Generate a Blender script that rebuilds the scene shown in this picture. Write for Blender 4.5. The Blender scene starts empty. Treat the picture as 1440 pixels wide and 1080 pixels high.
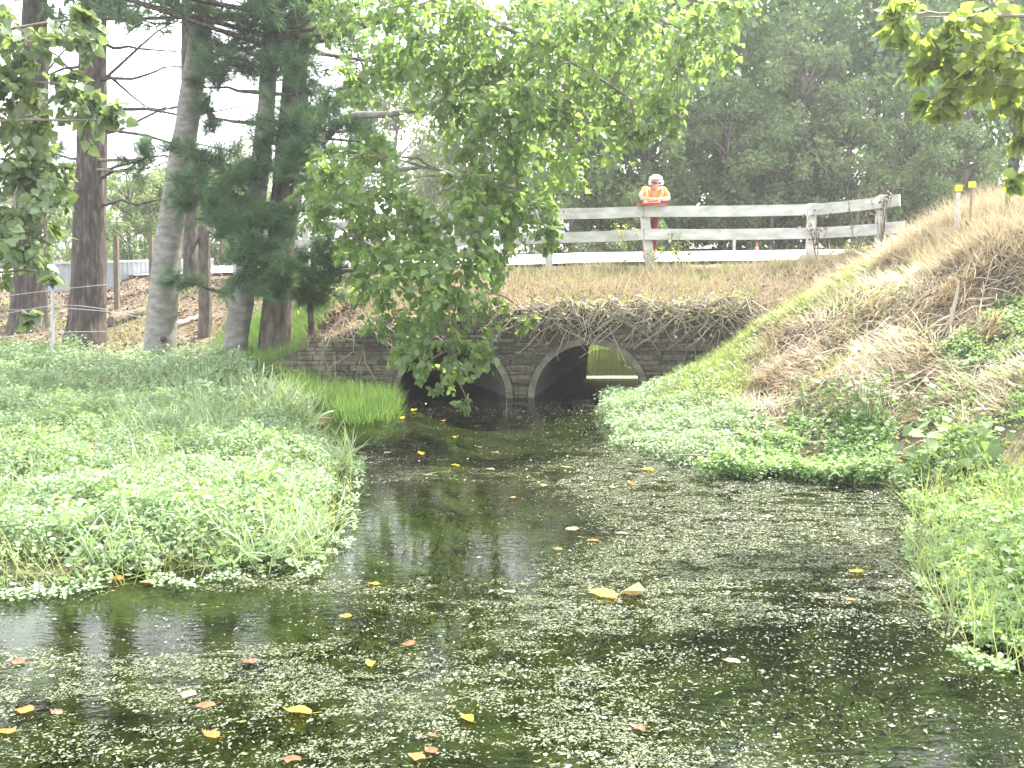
import bpy, bmesh, math, random
import numpy as np
from mathutils import Matrix, Vector
rng = np.random.default_rng(11); random.seed(5)
scene = bpy.context.scene
COL = scene.collection

# ------------------------------------------------------------------ camera
CAMH = 2.2; FPX = 1400.0; PITCH = math.atan(180/1400)
cam_d = bpy.data.cameras.new('camera'); cam_d.sensor_width = 36; cam_d.lens = 36*FPX/1440
cam_d.clip_start = .1; cam_d.clip_end = 3000
cam = bpy.data.objects.new('camera', cam_d); COL.objects.link(cam)
cam.location = (0, 0, CAMH); cam.rotation_euler = (math.pi/2-PITCH, 0, 0)
scene.camera = cam
# ------------------------------------------------------------------ sky, sun, exposure
HAZE = .0019
SUN_EL, SUN_AZ = math.radians(58), math.radians(50)      # azimuth to the right of straight ahead (+Y)
w = bpy.data.worlds.new('World'); scene.world = w; w.use_nodes = True
nt = w.node_tree; bg = nt.nodes['Background']
sky = nt.nodes.new('ShaderNodeTexSky'); sky.sky_type = 'NISHITA'; sky.sun_disc = False
sky.sun_elevation = SUN_EL; sky.sun_rotation = SUN_AZ; sky.dust_density = 4.0; sky.air_density = 1.0; sky.ozone_density = 1.0
thin = nt.nodes.new('ShaderNodeMix'); thin.data_type = 'RGBA'       # thin high cloud whitens the whole sky evenly
thin.inputs[0].default_value = .62; thin.inputs[7].default_value = (13.5, 13.8, 14.4, 1)
nt.links.new(sky.outputs[0], thin.inputs[6]); nt.links.new(thin.outputs[2], bg.inputs[0])
bg.inputs[1].default_value = .12
sun_d = bpy.data.lights.new('sun', 'SUN'); sun_d.energy = 5.0; sun_d.angle = math.radians(.6); sun_d.color = (1, .95, .86)
sun = bpy.data.objects.new('sun', sun_d); COL.objects.link(sun)
sv = Vector((math.sin(SUN_AZ)*math.cos(SUN_EL), math.cos(SUN_AZ)*math.cos(SUN_EL), math.sin(SUN_EL)))
sun.rotation_euler = sv.to_track_quat('Z', 'Y').to_euler()
scene.view_settings.view_transform = 'Standard'; scene.view_settings.look = 'None'
scene.view_settings.exposure = 2.0; scene.view_settings.gamma = 1
scene.render.engine = 'CYCLES'
scene.cycles.use_denoising = True
scene.cycles.max_bounces = 7; scene.cycles.diffuse_bounces = 3; scene.cycles.glossy_bounces = 3
scene.cycles.transmission_bounces = 3; scene.cycles.transparent_max_bounces = 8; scene.cycles.volume_bounces = 0
scene.cycles.caustics_reflective = False; scene.cycles.caustics_refractive = False

# ------------------------------------------------------------------ helpers
cp, sp = math.cos(PITCH), math.sin(PITCH)
def ray(px, py): return np.array([px-720, FPX*cp+(540-py)*sp, -FPX*sp+(540-py)*cp])
def pd(px, py, D):
    r = ray(px, py); return r*(D/r[1]) + np.array([0, 0, CAMH])
def gz(px, py, z=0.):
    r = ray(px, py); return r*((z-CAMH)/r[2]) + np.array([0, 0, CAMH])

def _hash(i, j, k):
    n = (i.astype(np.int64)*374761393 + j.astype(np.int64)*668265263 + k.astype(np.int64)*1274126177) & 0xffffffff
    n = ((n ^ (n >> 13))*1274126177) & 0xffffffff
    return ((n ^ (n >> 16)) & 0xffff)/65535.0
def vnoise(p):
    p = np.asarray(p, float); i = np.floor(p); f = p-i; f = f*f*(3-2*f); i = i.astype(np.int64)
    out = 0
    for a in (0, 1):
        for b in (0, 1):
            for c in (0, 1):
                wt = (f[:, 0] if a else 1-f[:, 0])*(f[:, 1] if b else 1-f[:, 1])*(f[:, 2] if c else 1-f[:, 2])
                out = out + wt*_hash(i[:, 0]+a, i[:, 1]+b, i[:, 2]+c)
    return out
def fbm(x, y, s=1., z=0., o=3):
    x = np.asarray(x, float); y = np.asarray(y, float); t = 0; am = .5
    for q in range(o):
        t = t + am*vnoise(np.stack([x*s, y*s, np.full_like(x, z+7.3*q)], -1)); s *= 2.1; am *= .5
    return t/(1-.5**o)

def fastmesh(name, V, F):
    V = np.asarray(V, np.float32); F = np.asarray(F, np.int32)
    me = bpy.data.meshes.new(name); n, k = F.shape
    me.vertices.add(len(V)); me.vertices.foreach_set('co', V.ravel())
    me.loops.add(n*k); me.loops.foreach_set('vertex_index', F.ravel())
    me.polygons.add(n); me.polygons.foreach_set('loop_start', np.arange(0, n*k, k, dtype=np.int32))
    try: me.polygons.foreach_set('loop_total', np.full(n, k, np.int32))
    except Exception: pass
    me.update(calc_edges=True); return me
def tagp(o, label=None, category=None, group=None, kind=None):
    for k, v in (('label', label), ('category', category), ('group', group), ('kind', kind)):
        if v: o[k] = v
    return o
def rloc(parent):
    return np.array(parent['_o']) if parent is not None and '_o' in parent else np.zeros(3)
ORIG = {}
def add(name, V, F, m, parent=None, smooth=False, **tags):
    """V in world coordinates; a child is stored relative to its thing"""
    V = np.asarray(V, float); F = np.asarray(F)
    if parent is not None: V = V-ORIG.get(parent.name, np.zeros(3))
    me = fastmesh(name, V, F); me.materials.append(m)
    if F.shape[1] == 4 or smooth: me.polygons.foreach_set('use_smooth', np.full(len(me.polygons), smooth, bool))
    return link(name, me, parent, **tags)
def link(name, me, parent=None, **tags):
    o = bpy.data.objects.new(name, me); COL.objects.link(o)
    if parent is not None:
        o.parent = parent; ORIG[o.name] = ORIG.get(parent.name, np.zeros(3))
    return tagp(o, **tags)
def thing(name, loc, label, category, group=None):
    o = bpy.data.objects.new(name, None); COL.objects.link(o); o.location = loc; o.empty_display_size = .1
    ORIG[o.name] = np.array(loc, float)
    return tagp(o, label, category, group)
def copy_tree(o, parent=None):
    c = o.copy(); COL.objects.link(c); c.parent = parent
    for ch in list(o.children): copy_tree(ch, c)
    return c

def unit(v): return v/np.maximum(np.linalg.norm(v, axis=-1, keepdims=True), 1e-9)
def rdir(n): return unit(rng.normal(size=(n, 3)))
def frames(axis, nrm):
    a = unit(axis); s = unit(np.cross(a, nrm)); n = np.cross(s, a)
    return np.stack([s, a, n], -1)
def rep(V0, F0, P, R, S):
    V0 = np.asarray(V0, float); F0 = np.asarray(F0); S = np.asarray(S, float)
    V0s = V0[None]*(S[:, None, None] if S.ndim == 1 else S[:, None, :])
    V = np.einsum('nij,nkj->nki', R, V0s) + P[:, None, :]
    F = F0[None] + (np.arange(len(P))*len(V0))[:, None, None]
    return V.reshape(-1, 3), F.reshape(-1, F0.shape[1])
def join(parts):
    Vs, Fs, o = [], [], 0
    for V, F in parts: Vs.append(V); Fs.append(np.asarray(F)+o); o += len(V)
    return np.concatenate(Vs), np.concatenate(Fs)
def tube(P, r, n=8, cap=True, rough=0., seed=0, ridges=0):
    P = np.asarray(P, float); m = len(P); r = np.broadcast_to(np.asarray(r, float), (m,))
    T = unit(np.gradient(P, axis=0)); ref = np.array([0, 1., 0.1]) if abs(T[0][1]) < .9 else np.array([1., 0, 0])
    A = unit(np.cross(T, ref)); B = np.cross(T, A)
    th = np.arange(n)*2*math.pi/n
    ring = A[:, None, :]*np.cos(th)[None, :, None] + B[:, None, :]*np.sin(th)[None, :, None]
    rr = np.repeat(r[:, None], n, 1)
    if rough:
        q = np.stack([np.cos(th)[None]*3+np.zeros((m, 1)), np.sin(th)[None]*3+np.zeros((m, 1)), np.linspace(0, m*.35, m)[:, None]+np.zeros((1, n))], -1).reshape(-1, 3)
        rr = rr*(1+rough*(vnoise(q*1.0+seed)*2-1).reshape(m, n))
        if ridges:
            q2 = q.copy(); q2[:, :2] *= ridges; rr = rr*(1+rough*.8*(vnoise(q2+seed+9)*2-1).reshape(m, n))
    V = (P[:, None, :]+ring*rr[..., None]).reshape(-1, 3)
    i = np.arange(m-1)[:, None]*n; j = np.arange(n)[None]; j2 = (j+1) % n
    F = np.stack([i+j, i+j2, i+n+j2, i+n+j], -1).reshape(-1, 4)
    if cap and m > 1:
        V = np.concatenate([V, P[:1], P[-1:]]); a, b = len(V)-2, len(V)-1
        jj = np.arange(n); F = np.concatenate([F, np.stack([jj, np.full(n, a), np.full(n, a), (jj+1) % n], -1)[:0]])
        half = jj[::2]
        F = np.concatenate([F, np.stack([np.full(len(half), b), (m-1)*n+half, (m-1)*n+(half+1) % n, (m-1)*n+(half+2) % n], -1)])
        F = np.concatenate([F, np.stack([np.full(len(half), a), (half+2) % n, (half+1) % n, half], -1)])
    return V, F
def bez(a, b, c, n=8):
    t = np.linspace(0, 1, n)[:, None]; a, b, c = map(np.asarray, (a, b, c))
    return (1-t)**2*a+2*t*(1-t)*b+t*t*c
def wiggle(P, amp, seed=0):
    P = np.array(P, float); k = len(P)
    for d in range(3): P[1:, d] += amp*(vnoise(np.stack([np.linspace(0, k*.45, k), np.full(k, d*5.1), np.full(k, seed*1.7)], -1))*2-1)[1:]
    return P
def box(x0, x1, y0, y1, z0, z1):
    V = np.array([[x, y, z] for z in (z0, z1) for y in (y0, y1) for x in (x0, x1)], float)
    F = np.array([[0, 2, 3, 1], [4, 5, 7, 6], [0, 1, 5, 4], [2, 6, 7, 3], [0, 4, 6, 2], [1, 3, 7, 5]])
    return V, F
def inpoly(x, y, poly):
    poly = np.asarray(poly)[:, :2]; c = np.zeros(len(x), bool); j = len(poly)-1
    for i in range(len(poly)):
        xi, yi = poly[i]; xj, yj = poly[j]
        hit = ((yi > y) != (yj > y)) & (x < (xj-xi)*(y-yi)/((yj-yi) if yj != yi else 1e-9)+xi); c ^= hit; j = i
    return c

# ------------------------------------------------------------------ materials
def mat(name, c1, c2=None, rough=.6, trans=0., tcol=None, mode='rand', scale=8., bump=0., bscale=None, spec=.35, stretch=None, c3=None, detail=4.):
    m = bpy.data.materials.new(name); m.use_nodes = True; t = m.node_tree; N = t.nodes; L = t.links
    p = N['Principled BSDF']; out = N['Material Output']
    p.inputs['Roughness'].default_value = rough; p.inputs['Specular IOR Level'].default_value = spec
    c2 = c2 or c1; col = None; v = lambda c: (*c, 1)
    tc = N.new('ShaderNodeTexCoord'); src = tc.outputs['Object']
    if stretch:
        mp = N.new('ShaderNodeMapping'); mp.inputs['Scale'].default_value = stretch; L.new(src, mp.inputs[0]); src = mp.outputs[0]
    nz = N.new('ShaderNodeTexNoise'); nz.inputs['Scale'].default_value = scale; nz.inputs['Detail'].default_value = detail; L.new(src, nz.inputs['Vector'])
    if mode == 'rand':
        g = N.new('ShaderNodeNewGeometry'); oi = N.new('ShaderNodeObjectInfo'); a = N.new('ShaderNodeMath'); f = N.new('ShaderNodeMath'); f.operation = 'FRACT'
        L.new(g.outputs['Random Per Island'], a.inputs[0]); L.new(oi.outputs['Random'], a.inputs[1]); L.new(a.outputs[0], f.inputs[0]); fac = f.outputs[0]
    else:
        fac = nz.outputs[0]
    rp = N.new('ShaderNodeValToRGB'); L.new(fac, rp.inputs[0]); lo, hi = (0, 1) if mode == 'rand' else (.3, .7)
    rp.color_ramp.elements[0].position = lo; rp.color_ramp.elements[0].color = v(c1)
    rp.color_ramp.elements[1].position = hi; rp.color_ramp.elements[1].color = v(c2)
    if c3:
        e = rp.color_ramp.elements.new(.93 if mode == 'rand' else .5); e.color = v(c3 if mode != 'rand' else c2); 
        if mode == 'rand': rp.color_ramp.elements[2].color = v(c3)
    L.new(rp.outputs[0], p.inputs['Base Color'])
    if bump:
        b = N.new('ShaderNodeBump'); b.inputs['Strength'].default_value = bump; b.inputs['Distance'].default_value = .03
        n2 = nz
        if bscale:
            n2 = N.new('ShaderNodeTexNoise'); n2.inputs['Scale'].default_value = bscale; n2.inputs['Detail'].default_value = 6; L.new(src, n2.inputs['Vector'])
        L.new(n2.outputs[0], b.inputs['Height']); L.new(b.outputs[0], p.inputs['Normal'])
    if trans:
        tr = N.new('ShaderNodeBsdfTranslucent'); mx = N.new('ShaderNodeMixShader'); mx.inputs[0].default_value = trans
        mu = N.new('ShaderNodeMix'); mu.data_type = 'RGBA'; mu.blend_type = 'MULTIPLY'; mu.inputs[0].default_value = 1
        L.new(rp.outputs[0], mu.inputs[6]); mu.inputs[7].default_value = v(tcol or (1.6, 1.6, .9)); L.new(mu.outputs[2], tr.inputs[0])
        L.new(p.outputs[0], mx.inputs[1]); L.new(tr.outputs[0], mx.inputs[2]); L.new(mx.outputs[0], out.inputs[0])
    m['pr'] = 1
    return m
M = {}
M['poplar'] = mat('poplar_leaf', (.085, .14, .05), (.165, .225, .09), rough=.42, trans=.57, tcol=(1.9, 2.0, 1.0), spec=.45)
M['poplar_grey'] = mat('poplar_leaf_grey', (.095, .14, .07), (.17, .22, .12), rough=.42, trans=.4, tcol=(1.8, 1.8, .8), spec=.45)  # greyer, less translucent copy of the poplar leaf
M['poplar_lime'] = mat('poplar_leaf_backlit', (.13, .18, .05), (.22, .27, .09), rough=.45, trans=.55, tcol=(1.9, 1.9, .8))  # backlight put into the colour: a brighter copy of the poplar leaf
M['bgleaf'] = mat('hedge_leaf', (.09, .16, .06), (.185, .265, .11), rough=.5, trans=.55, tcol=(1.9, 2.05, 1.1), spec=.4)
M['bgleaf2'] = mat('hedge_leaf_light', (.1, .15, .07), (.19, .235, .12), rough=.5, trans=.5, tcol=(1.9, 1.95, 1.1), spec=.4)
M['bgleaf3'] = mat('far_leaf_pale', (.1, .14, .08), (.17, .2, .11), rough=.5, trans=.35)
M['needle'] = mat('pine_needle', (.05, .115, .06), (.11, .185, .09), rough=.45, trans=.3, c3=(.17, .11, .05), spec=.4)
M['needle_dead'] = mat('pine_needle_brown', (.16, .08, .03), (.24, .13, .05), rough=.7, trans=.2)
M['bark_pine'] = mat('bark_pine', (.03, .025, .022), (.13, .105, .09), rough=.9, mode='noise', scale=5, stretch=(3.4, 3.4, .8), bump=1., bscale=5, c3=(.06, .048, .04))
M['bark_grey'] = mat('bark_grey', (.12, .115, .1), (.27, .26, .235), rough=.85, mode='noise', scale=5, stretch=(1, 1, 2.2), bump=.5, bscale=24, c3=(.19, .18, .16))
M['bark_brown'] = mat('bark_brown', (.06, .05, .042), (.17, .145, .12), rough=.9, mode='noise', scale=6, stretch=(2, 2, .8), bump=.7, bscale=16)
M['twig'] = mat('twig_bark', (.12, .1, .08), (.24, .2, .16), rough=.8, mode='noise', scale=10)
M['deadwood'] = mat('dead_wood', (.2, .16, .115), (.42, .36, .28), rough=.85, c3=(.5, .45, .37))
M['cress'] = mat('watercress_leaf', (.17, .25, .14), (.31, .39, .25), rough=.5, trans=.35, tcol=(1.3, 1.4, .8), spec=.5)
M['bramble'] = mat('bramble_leaf', (.085, .14, .055), (.17, .23, .1), rough=.5, trans=.4, spec=.35)
M['cress_hi'] = mat('watercress_leaf_bright', (.15, .24, .1), (.28, .37, .19), rough=.52, trans=.4, tcol=(1.4, 1.5, .7), spec=.45)
M['grass'] = mat('green_grass', (.09, .16, .045), (.17, .25, .09), rough=.45, trans=.4, tcol=(1.6, 1.7, .8))
M['grass_lime'] = mat('lime_grass', (.15, .21, .07), (.29, .34, .16), rough=.5, trans=.4, tcol=(1.5, 1.5, .8), c3=(.42, .36, .18))
M['reed'] = mat('pale_reed', (.17, .25, .13), (.3, .37, .22), rough=.4, trans=.3, spec=.5)
M['straw'] = mat('dry_straw', (.27, .215, .14), (.5, .43, .31), rough=.7, trans=.25, tcol=(1.2, 1.1, .9), c3=(.6, .55, .45))
M['litter'] = mat('leaf_litter', (.07, .046, .03), (.17, .12, .08), rough=.8, c3=(.4, .33, .27))
M['duck'] = mat('duckweed', (.065, .08, .045), (.19, .205, .14), rough=.28, trans=.15, c3=(.29, .31, .1), spec=.6)
M['weed'] = mat('submerged_weed', (.05, .058, .02), (.13, .145, .055), rough=.6)
M['stone'] = mat('culvert_stone', (.06, .054, .036), (.19, .168, .12), rough=.9, mode='noise', scale=4, bump=.8, bscale=22)
# each stone its own tone
def vary_stone(m):
    t = m.node_tree; p = t.nodes['Principled BSDF']; oi = t.nodes.new('ShaderNodeObjectInfo'); rp = t.nodes.new('ShaderNodeMapRange')
    rp.inputs[3].default_value = .5; rp.inputs[4].default_value = 1.35; t.links.new(oi.outputs['Random'], rp.inputs[0])
    mu = t.nodes.new('ShaderNodeMix'); mu.data_type = 'RGBA'; mu.blend_type = 'MULTIPLY'; mu.inputs[0].default_value = 1
    t.links.new(p.inputs['Base Color'].links[0].from_socket, mu.inputs[6]); t.links.new(rp.outputs[0], mu.inputs[7]); t.links.new(mu.outputs[2], p.inputs['Base Color'])
vary_stone(M['stone'])
M['mortar'] = mat('old_mortar', (.05, .048, .04), (.11, .1, .085), rough=.95, mode='noise', scale=9, bump=.6, bscale=30)
M['ring'] = mat('arch_ring_stone', (.08, .073, .055), (.18, .165, .13), rough=.9, mode='noise', scale=6, bump=.6, bscale=30)
M['white'] = mat('weathered_white_paint', (.33, .335, .3), (.56, .56, .53), rough=.8, mode='noise', scale=7, stretch=(.6, .6, 1.4), bump=.1, bscale=60, detail=9.)
M['road'] = mat('pale_chipseal', (.4, .39, .37), (.55, .54, .51), rough=.9, mode='noise', scale=30, bump=.2)
M['kerb'] = mat('kerb_concrete', (.42, .41, .38), (.6, .59, .56), rough=.85, mode='noise', scale=8, bump=.2)
M['iron'] = mat('galvanised_sheet', (.28, .31, .34), (.4, .43, .46), rough=.45, mode='noise', scale=3)
M['timber'] = mat('grey_timber', (.09, .075, .055), (.2, .17, .13), rough=.9, mode='noise', scale=8, stretch=(4, 4, .6), bump=.5)
M['wire'] = mat('old_wire', (.3, .3, .29), rough=.5)
M['leaf_y'] = mat('fallen_leaf_yellow', (.46, .31, .015), (.55, .4, .04), rough=.65, trans=.2, tcol=(1.2, 1.1, .6), mode='noise', scale=14)
M['leaf_o'] = mat('fallen_leaf_orange', (.27, .09, .018), (.38, .16, .035), rough=.45, trans=.2, tcol=(1.1, 1, .7), mode='noise', scale=14)
M['leaf_b'] = mat('fallen_leaf_brown', (.09, .038, .016), (.18, .08, .032), rough=.5, mode='noise', scale=14)
M['leaf_p'] = mat('fallen_leaf_pale', (.24, .18, .085), (.34, .27, .15), rough=.45, trans=.15, tcol=(1.1, 1.1, .8), mode='noise', scale=14)
M['petal'] = mat('white_petal', (.7, .7, .66), (.85, .85, .8), rough=.5, trans=.2, tcol=(1, 1, 1))
# ground: soil with dry straw tones, dark silt below the water line
def ground_mat():
    m = bpy.data.materials.new('ground'); m.use_nodes = True; t = m.node_tree; N = t.nodes; L = t.links; p = N['Principled BSDF']
    p.inputs['Roughness'].default_value = .95; p.inputs['Specular IOR Level'].default_value = .1
    g = N.new('ShaderNodeNewGeometry'); n1 = N.new('ShaderNodeTexNoise'); n1.inputs['Scale'].default_value = 1.3; n1.inputs['Detail'].default_value = 8
    n2 = N.new('ShaderNodeTexNoise'); n2.inputs['Scale'].default_value = 14; n2.inputs['Detail'].default_value = 6
    L.new(g.outputs['Position'], n1.inputs['Vector']); L.new(g.outputs['Position'], n2.inputs['Vector'])
    r1 = N.new('ShaderNodeValToRGB'); L.new(n1.outputs[0], r1.inputs[0])
    for i, (q, c) in enumerate(((.3, (.085, .065, .042, 1)), (.55, (.14, .11, .075, 1)), (.7, (.22, .18, .125, 1)))):
        e = r1.color_ramp.elements[i] if i < 2 else r1.color_ramp.elements.new(q); e.position = q; e.color = c
    mu = N.new('ShaderNodeMix'); mu.data_type = 'RGBA'; mu.blend_type = 'OVERLAY'; mu.inputs[0].default_value = .7
    L.new(r1.outputs[0], mu.inputs[6]); L.new(n2.outputs[0], mu.inputs[7])
    sx = N.new('ShaderNodeSeparateXYZ'); L.new(g.outputs['Position'], sx.inputs[0])
    mr = N.new('ShaderNodeMapRange'); mr.inputs[1].default_value = -.03; mr.inputs[2].default_value = .04; L.new(sx.outputs[2], mr.inputs[0])
    mm = N.new('ShaderNodeMix'); mm.data_type = 'RGBA'; L.new(mr.outputs[0], mm.inputs[0])
    rb = N.new('ShaderNodeValToRGB'); rb.color_ramp.elements[0].position = .35; rb.color_ramp.elements[0].color = (.026, .034, .014, 1)
    rb.color_ramp.elements[1].position = .65; rb.color_ramp.elements[1].color = (.08, .098, .04, 1)
    n3 = N.new('ShaderNodeTexNoise'); n3.inputs['Scale'].default_value = 3.5; n3.inputs['Detail'].default_value = 8; L.new(g.outputs['Position'], n3.inputs['Vector']); L.new(n3.outputs[0], rb.inputs[0])
    L.new(rb.outputs[0], mm.inputs[6]); L.new(mu.outputs[2], mm.inputs[7]); L.new(mm.outputs[2], p.inputs['Base Color'])
    b = N.new('ShaderNodeBump'); b.inputs['Strength'].default_value = .8; b.inputs['Distance'].default_value = .05; L.new(n2.outputs[0], b.inputs['Height']); L.new(b.outputs[0], p.inputs['Normal'])
    return m
def water_mat():
    m = bpy.data.materials.new('water'); m.use_nodes = True; t = m.node_tree; N = t.nodes; L = t.links
    N.remove(N['Principled BSDF']); out = N['Material Output']
    g = N.new('ShaderNodeNewGeometry')
    mp = N.new('ShaderNodeMapping'); mp.inputs['Scale'].default_value = (.8, 2.2, 1); L.new(g.outputs['Position'], mp.inputs[0])
    n1 = N.new('ShaderNodeTexNoise'); n1.inputs['Scale'].default_value = 9; n1.inputs['Detail'].default_value = 3; L.new(mp.outputs[0], n1.inputs['Vector'])
    n2 = N.new('ShaderNodeTexNoise'); n2.inputs['Scale'].default_value = 1.1; n2.inputs['Detail'].default_value = 2; L.new(mp.outputs[0], n2.inputs['Vector'])
    mul = N.new('ShaderNodeMath'); mul.operation = 'MULTIPLY'; L.new(n1.outputs[0], mul.inputs[0]); L.new(n2.outputs[0], mul.inputs[1])
    b = N.new('ShaderNodeBump'); b.inputs['Strength'].default_value = .2; b.inputs['Distance'].default_value = .02; L.new(mul.outputs[0], b.inputs['Height'])
    fr = N.new('ShaderNodeFresnel'); fr.inputs[0].default_value = 1.33; L.new(b.outputs[0], fr.inputs[1])
    gl = N.new('ShaderNodeBsdfGlossy'); gl.inputs['Roughness'].default_value = .008; L.new(b.outputs[0], gl.inputs['Normal'])
    tr = N.new('ShaderNodeBsdfTransparent'); tr.inputs[0].default_value = (.5, .55, .38, 1)
    mx = N.new('ShaderNodeMixShader'); L.new(fr.outputs[0], mx.inputs[0]); L.new(tr.outputs[0], mx.inputs[1]); L.new(gl.outputs[0], mx.inputs[2]); L.new(mx.outputs[0], out.inputs[0])
    return m
M['ground'] = ground_mat(); M['water'] = water_mat()

# ------------------------------------------------------------------ terrain height
WALL_Y = 15.5
def rbf(C):
    C = np.asarray(C, float); d = np.linalg.norm(C[:, None, :2]-C[None, :, :2], axis=-1)
    n = len(C); A = np.zeros((n+3, n+3)); A[:n, :n] = -d - np.eye(n)*.02; A[:n, n] = 1; A[:n, n+1:] = C[:, :2]; A[n:, :n] = A[:n, n:].T
    s = np.linalg.solve(A, np.concatenate([C[:, 2], np.zeros(3)]))
    def f(x, y):
        x = np.asarray(x, float); sh = x.shape; X = np.stack([x.ravel(), np.asarray(y, float).ravel()], -1); o = np.empty(len(X))
        for a in range(0, len(X), 20000):
            q = X[a:a+20000]; o[a:a+20000] = -np.linalg.norm(q[:, None]-C[None, :, :2], axis=-1)@s[:n]+s[n]+q@s[n+1:]
        return o.reshape(sh)
    return f
shore_r = [gz(*p) for p in ((812, 562), (850, 622), (960, 652), (1100, 657), (1250, 672), (1292, 720), (1290, 800), (1385, 905), (1540, 980))]
shore_l = [gz(*p) for p in ((-120, 838), (150, 824), (430, 802), (480, 772), (492, 700), (500, 650), (450, 612), (545, 585), (575, 562))]
side = []
side += [pd(100, 490, 19.4), pd(225, 515, 17.2), pd(325, 521, 16.6), pd(385, 512, 16.9), pd(30, 467, 21.3), pd(440, 517, 16.4)]
side += [pd(160, 425, 24), pd(0, 430, 24), pd(250, 402, 30), pd(0, 396, 34), pd(-150, 430, 24), pd(470, 475, 16.4), pd(440, 470, 18), pd(400, 430, 20)]
side += [(-20, 12, .6), (-20, 20, 1.), (-20, 4, .1), (-12, 8, .15), (-40, 30, 1.6), (-40, 0, .3), (-30, 60, 2), (0, 80, 2.3), (40, 60, 2.5), (60, 20, 3), (-60, -30, .6), (60, -30, 2)]
side += [pd(1440, 296, 13), pd(1262, 345, 16), pd(1440, 500, 10.5), pd(1300, 600, 10.4), pd(1100, 450, 14), pd(1410, 455, 11.6), pd(1400, 350, 12.2), pd(1200, 480, 12.4), pd(1200, 560, 11.), pd(1350, 318, 14.2),
         pd(1000, 520, 14.5), pd(1100, 560, 12.2), pd(950, 545, 14.), pd(1560, 315, 12), pd(1600, 480, 9), pd(1560, 650, 8.8), pd(1440, 760, 7.35), pd(1440, 880, 5.6), pd(1380, 660, 9.0), pd(1180, 405, 15), pd(1320, 385, 13.2)]
side += [(12, 14, 3.), (12, 8, 1.8), (10, 4, .9), (14, 0, .8), (6, 0, .3), (7, -8, .3)]
front = side + [(x, y, -.5) for x, y in ((0, -10), (0, 0), (0, 4), (0, 7), (-.3, 10), (-.2, 13), (2, 3), (-3, 3), (1.5, 6), (2, 8))] + [(-5, 4, -.4), (-9, 3, -.3), (-16, -5, -.3), (-.9, 15.3, -.4), (1.2, 15.3, -.35), (0, 15.3, -.4), (-2, 15.3, -.1), (2.2, 15.3, .05), (3.2, 15.4, .55), (4.2, 15.4, 1.2)]
front += [(p[0], p[1], -.03) for p in shore_r+shore_l]
front += [(*gz(*p)[:2], q) for p, q in (((200, 700), .02), (400, 690), (80, 770), (350, 770), (60, 640)) for p, q in [((p, q) if isinstance(p, tuple) else ((p, q), .02))]] if False else []
for p, q in (((200, 700), .03), ((400, 690), .02), ((80, 770), .02), ((350, 770), .01), ((60, 620), .08), ((250, 610), .06), ((380, 570), .1), ((470, 560), .1), ((540, 570), .03), ((60, 560), .14), ((220, 555), .16)):
    front.append((*gz(*p)[:2], q))
WTOP = [(-4.6, .4), (-3.8, .5), (-3.2, .78), (-2.4, 1.08), (-1.2, 1.28), (0, 1.36), (1, 1.38), (2, 1.4), (3, 1.42), (4.4, 1.5)]
def wtop(x): return np.interp(x, [a for a, b in WTOP], [b for a, b in WTOP])
back = side + [(x, 15.6, z+.03) for x, z in WTOP] + [(-3, 17.2, 1.25), (-1, 17, 1.65), (1, 16.6, 1.72), (3, 16.6, 1.78)]
FENCE = [(pd(px, 360, D)[0], D) for px, D in ((330, 24.5), (430, 22), (500, 20.5), (633, 19), (772, 18), (905, 17.5), (1142, 17.3), (1240, 16.5))]
RN = [(-40, 48), (-14, 31), (FENCE[0][0], 25)] + [(a, b+.45) for a, b in FENCE[1:6]] + [(5.2, 17.75), (7, 17.8), (14, 18), (50, 20)]
def yn(x): return np.interp(x, [a for a, b in RN], [b for a, b in RN])
ROADW = 3.1
def roadz(x, y): return 2.07 - .035*np.clip(1.5-x, 0, 16) + .012*np.clip(x-1.5, 0, 30) + np.clip(y-yn(x), -1, 4)*.045
back += [(a, b, roadz(a, b)-.05) for a, b in FENCE[:6]] + [(5.2, 17.4, 2.14), (6.2, 16.6, 2.33), (8, 15.5, 2.7)]
back += [(x, 34., 2.25) for x in (-20, -10, 0, 10, 20)]
Hf, Hb = rbf(front), rbf(back)
def ss(t): t = np.clip(t, 0, 1); return t*t*(3-2*t)
FAR_Y = 21.2; FAR_X = 2.45
def H(x, y):
    x = np.asarray(x, float); y = np.asarray(y, float); sh = np.broadcast(x, y).shape; x = np.broadcast_to(x, sh); y = np.broadcast_to(y, sh)
    b = Hb(x, y); n = yn(x)
    wr = ss((y-(n-.6))/.6)*ss((n+ROADW+9-y)/2.5); b = b*(1-wr)+(roadz(x, y)-.05)*wr
    far = 1-(1-ss((np.abs(x-(FAR_X+(y-FAR_Y)*.12))-1.0)/1.6))*(1-ss((y-23.6)/2.6)); b = np.where(y > FAR_Y, -.35+(b+.35)*far, b)
    h = np.where(y < WALL_Y+.03, Hf(x, y), b)
    # outside the wall the two fields join smoothly
    out = np.maximum(ss((-x-3.0)/.9), ss((x-3.4)/.9)); k = ss((y-14.)/3.0)
    h = np.where((y < 19) & (out > 0), h*(1-out)+out*(Hf(x, y)*(1-k)+b*k), h)
    bumpy = (fbm(x.ravel(), y.ravel(), 1.3).reshape(sh)-.5)*.12 + (fbm(x.ravel(), y.ravel(), 5., 3).reshape(sh)-.5)*.04
    onroad = ss((y-(n-.2))/.3)*(ss((n+ROADW+.2-y)/.3)*.5+.5*ss((n+ROADW+8-y)/2))
    amp = (.35+.65*ss((h-.1)/.4))*(1-onroad)*(1+2.2*ss((x-2.6)/1.2)*ss((h-.25)/.4)*(y < 17))
    return h + bumpy*amp
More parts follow.
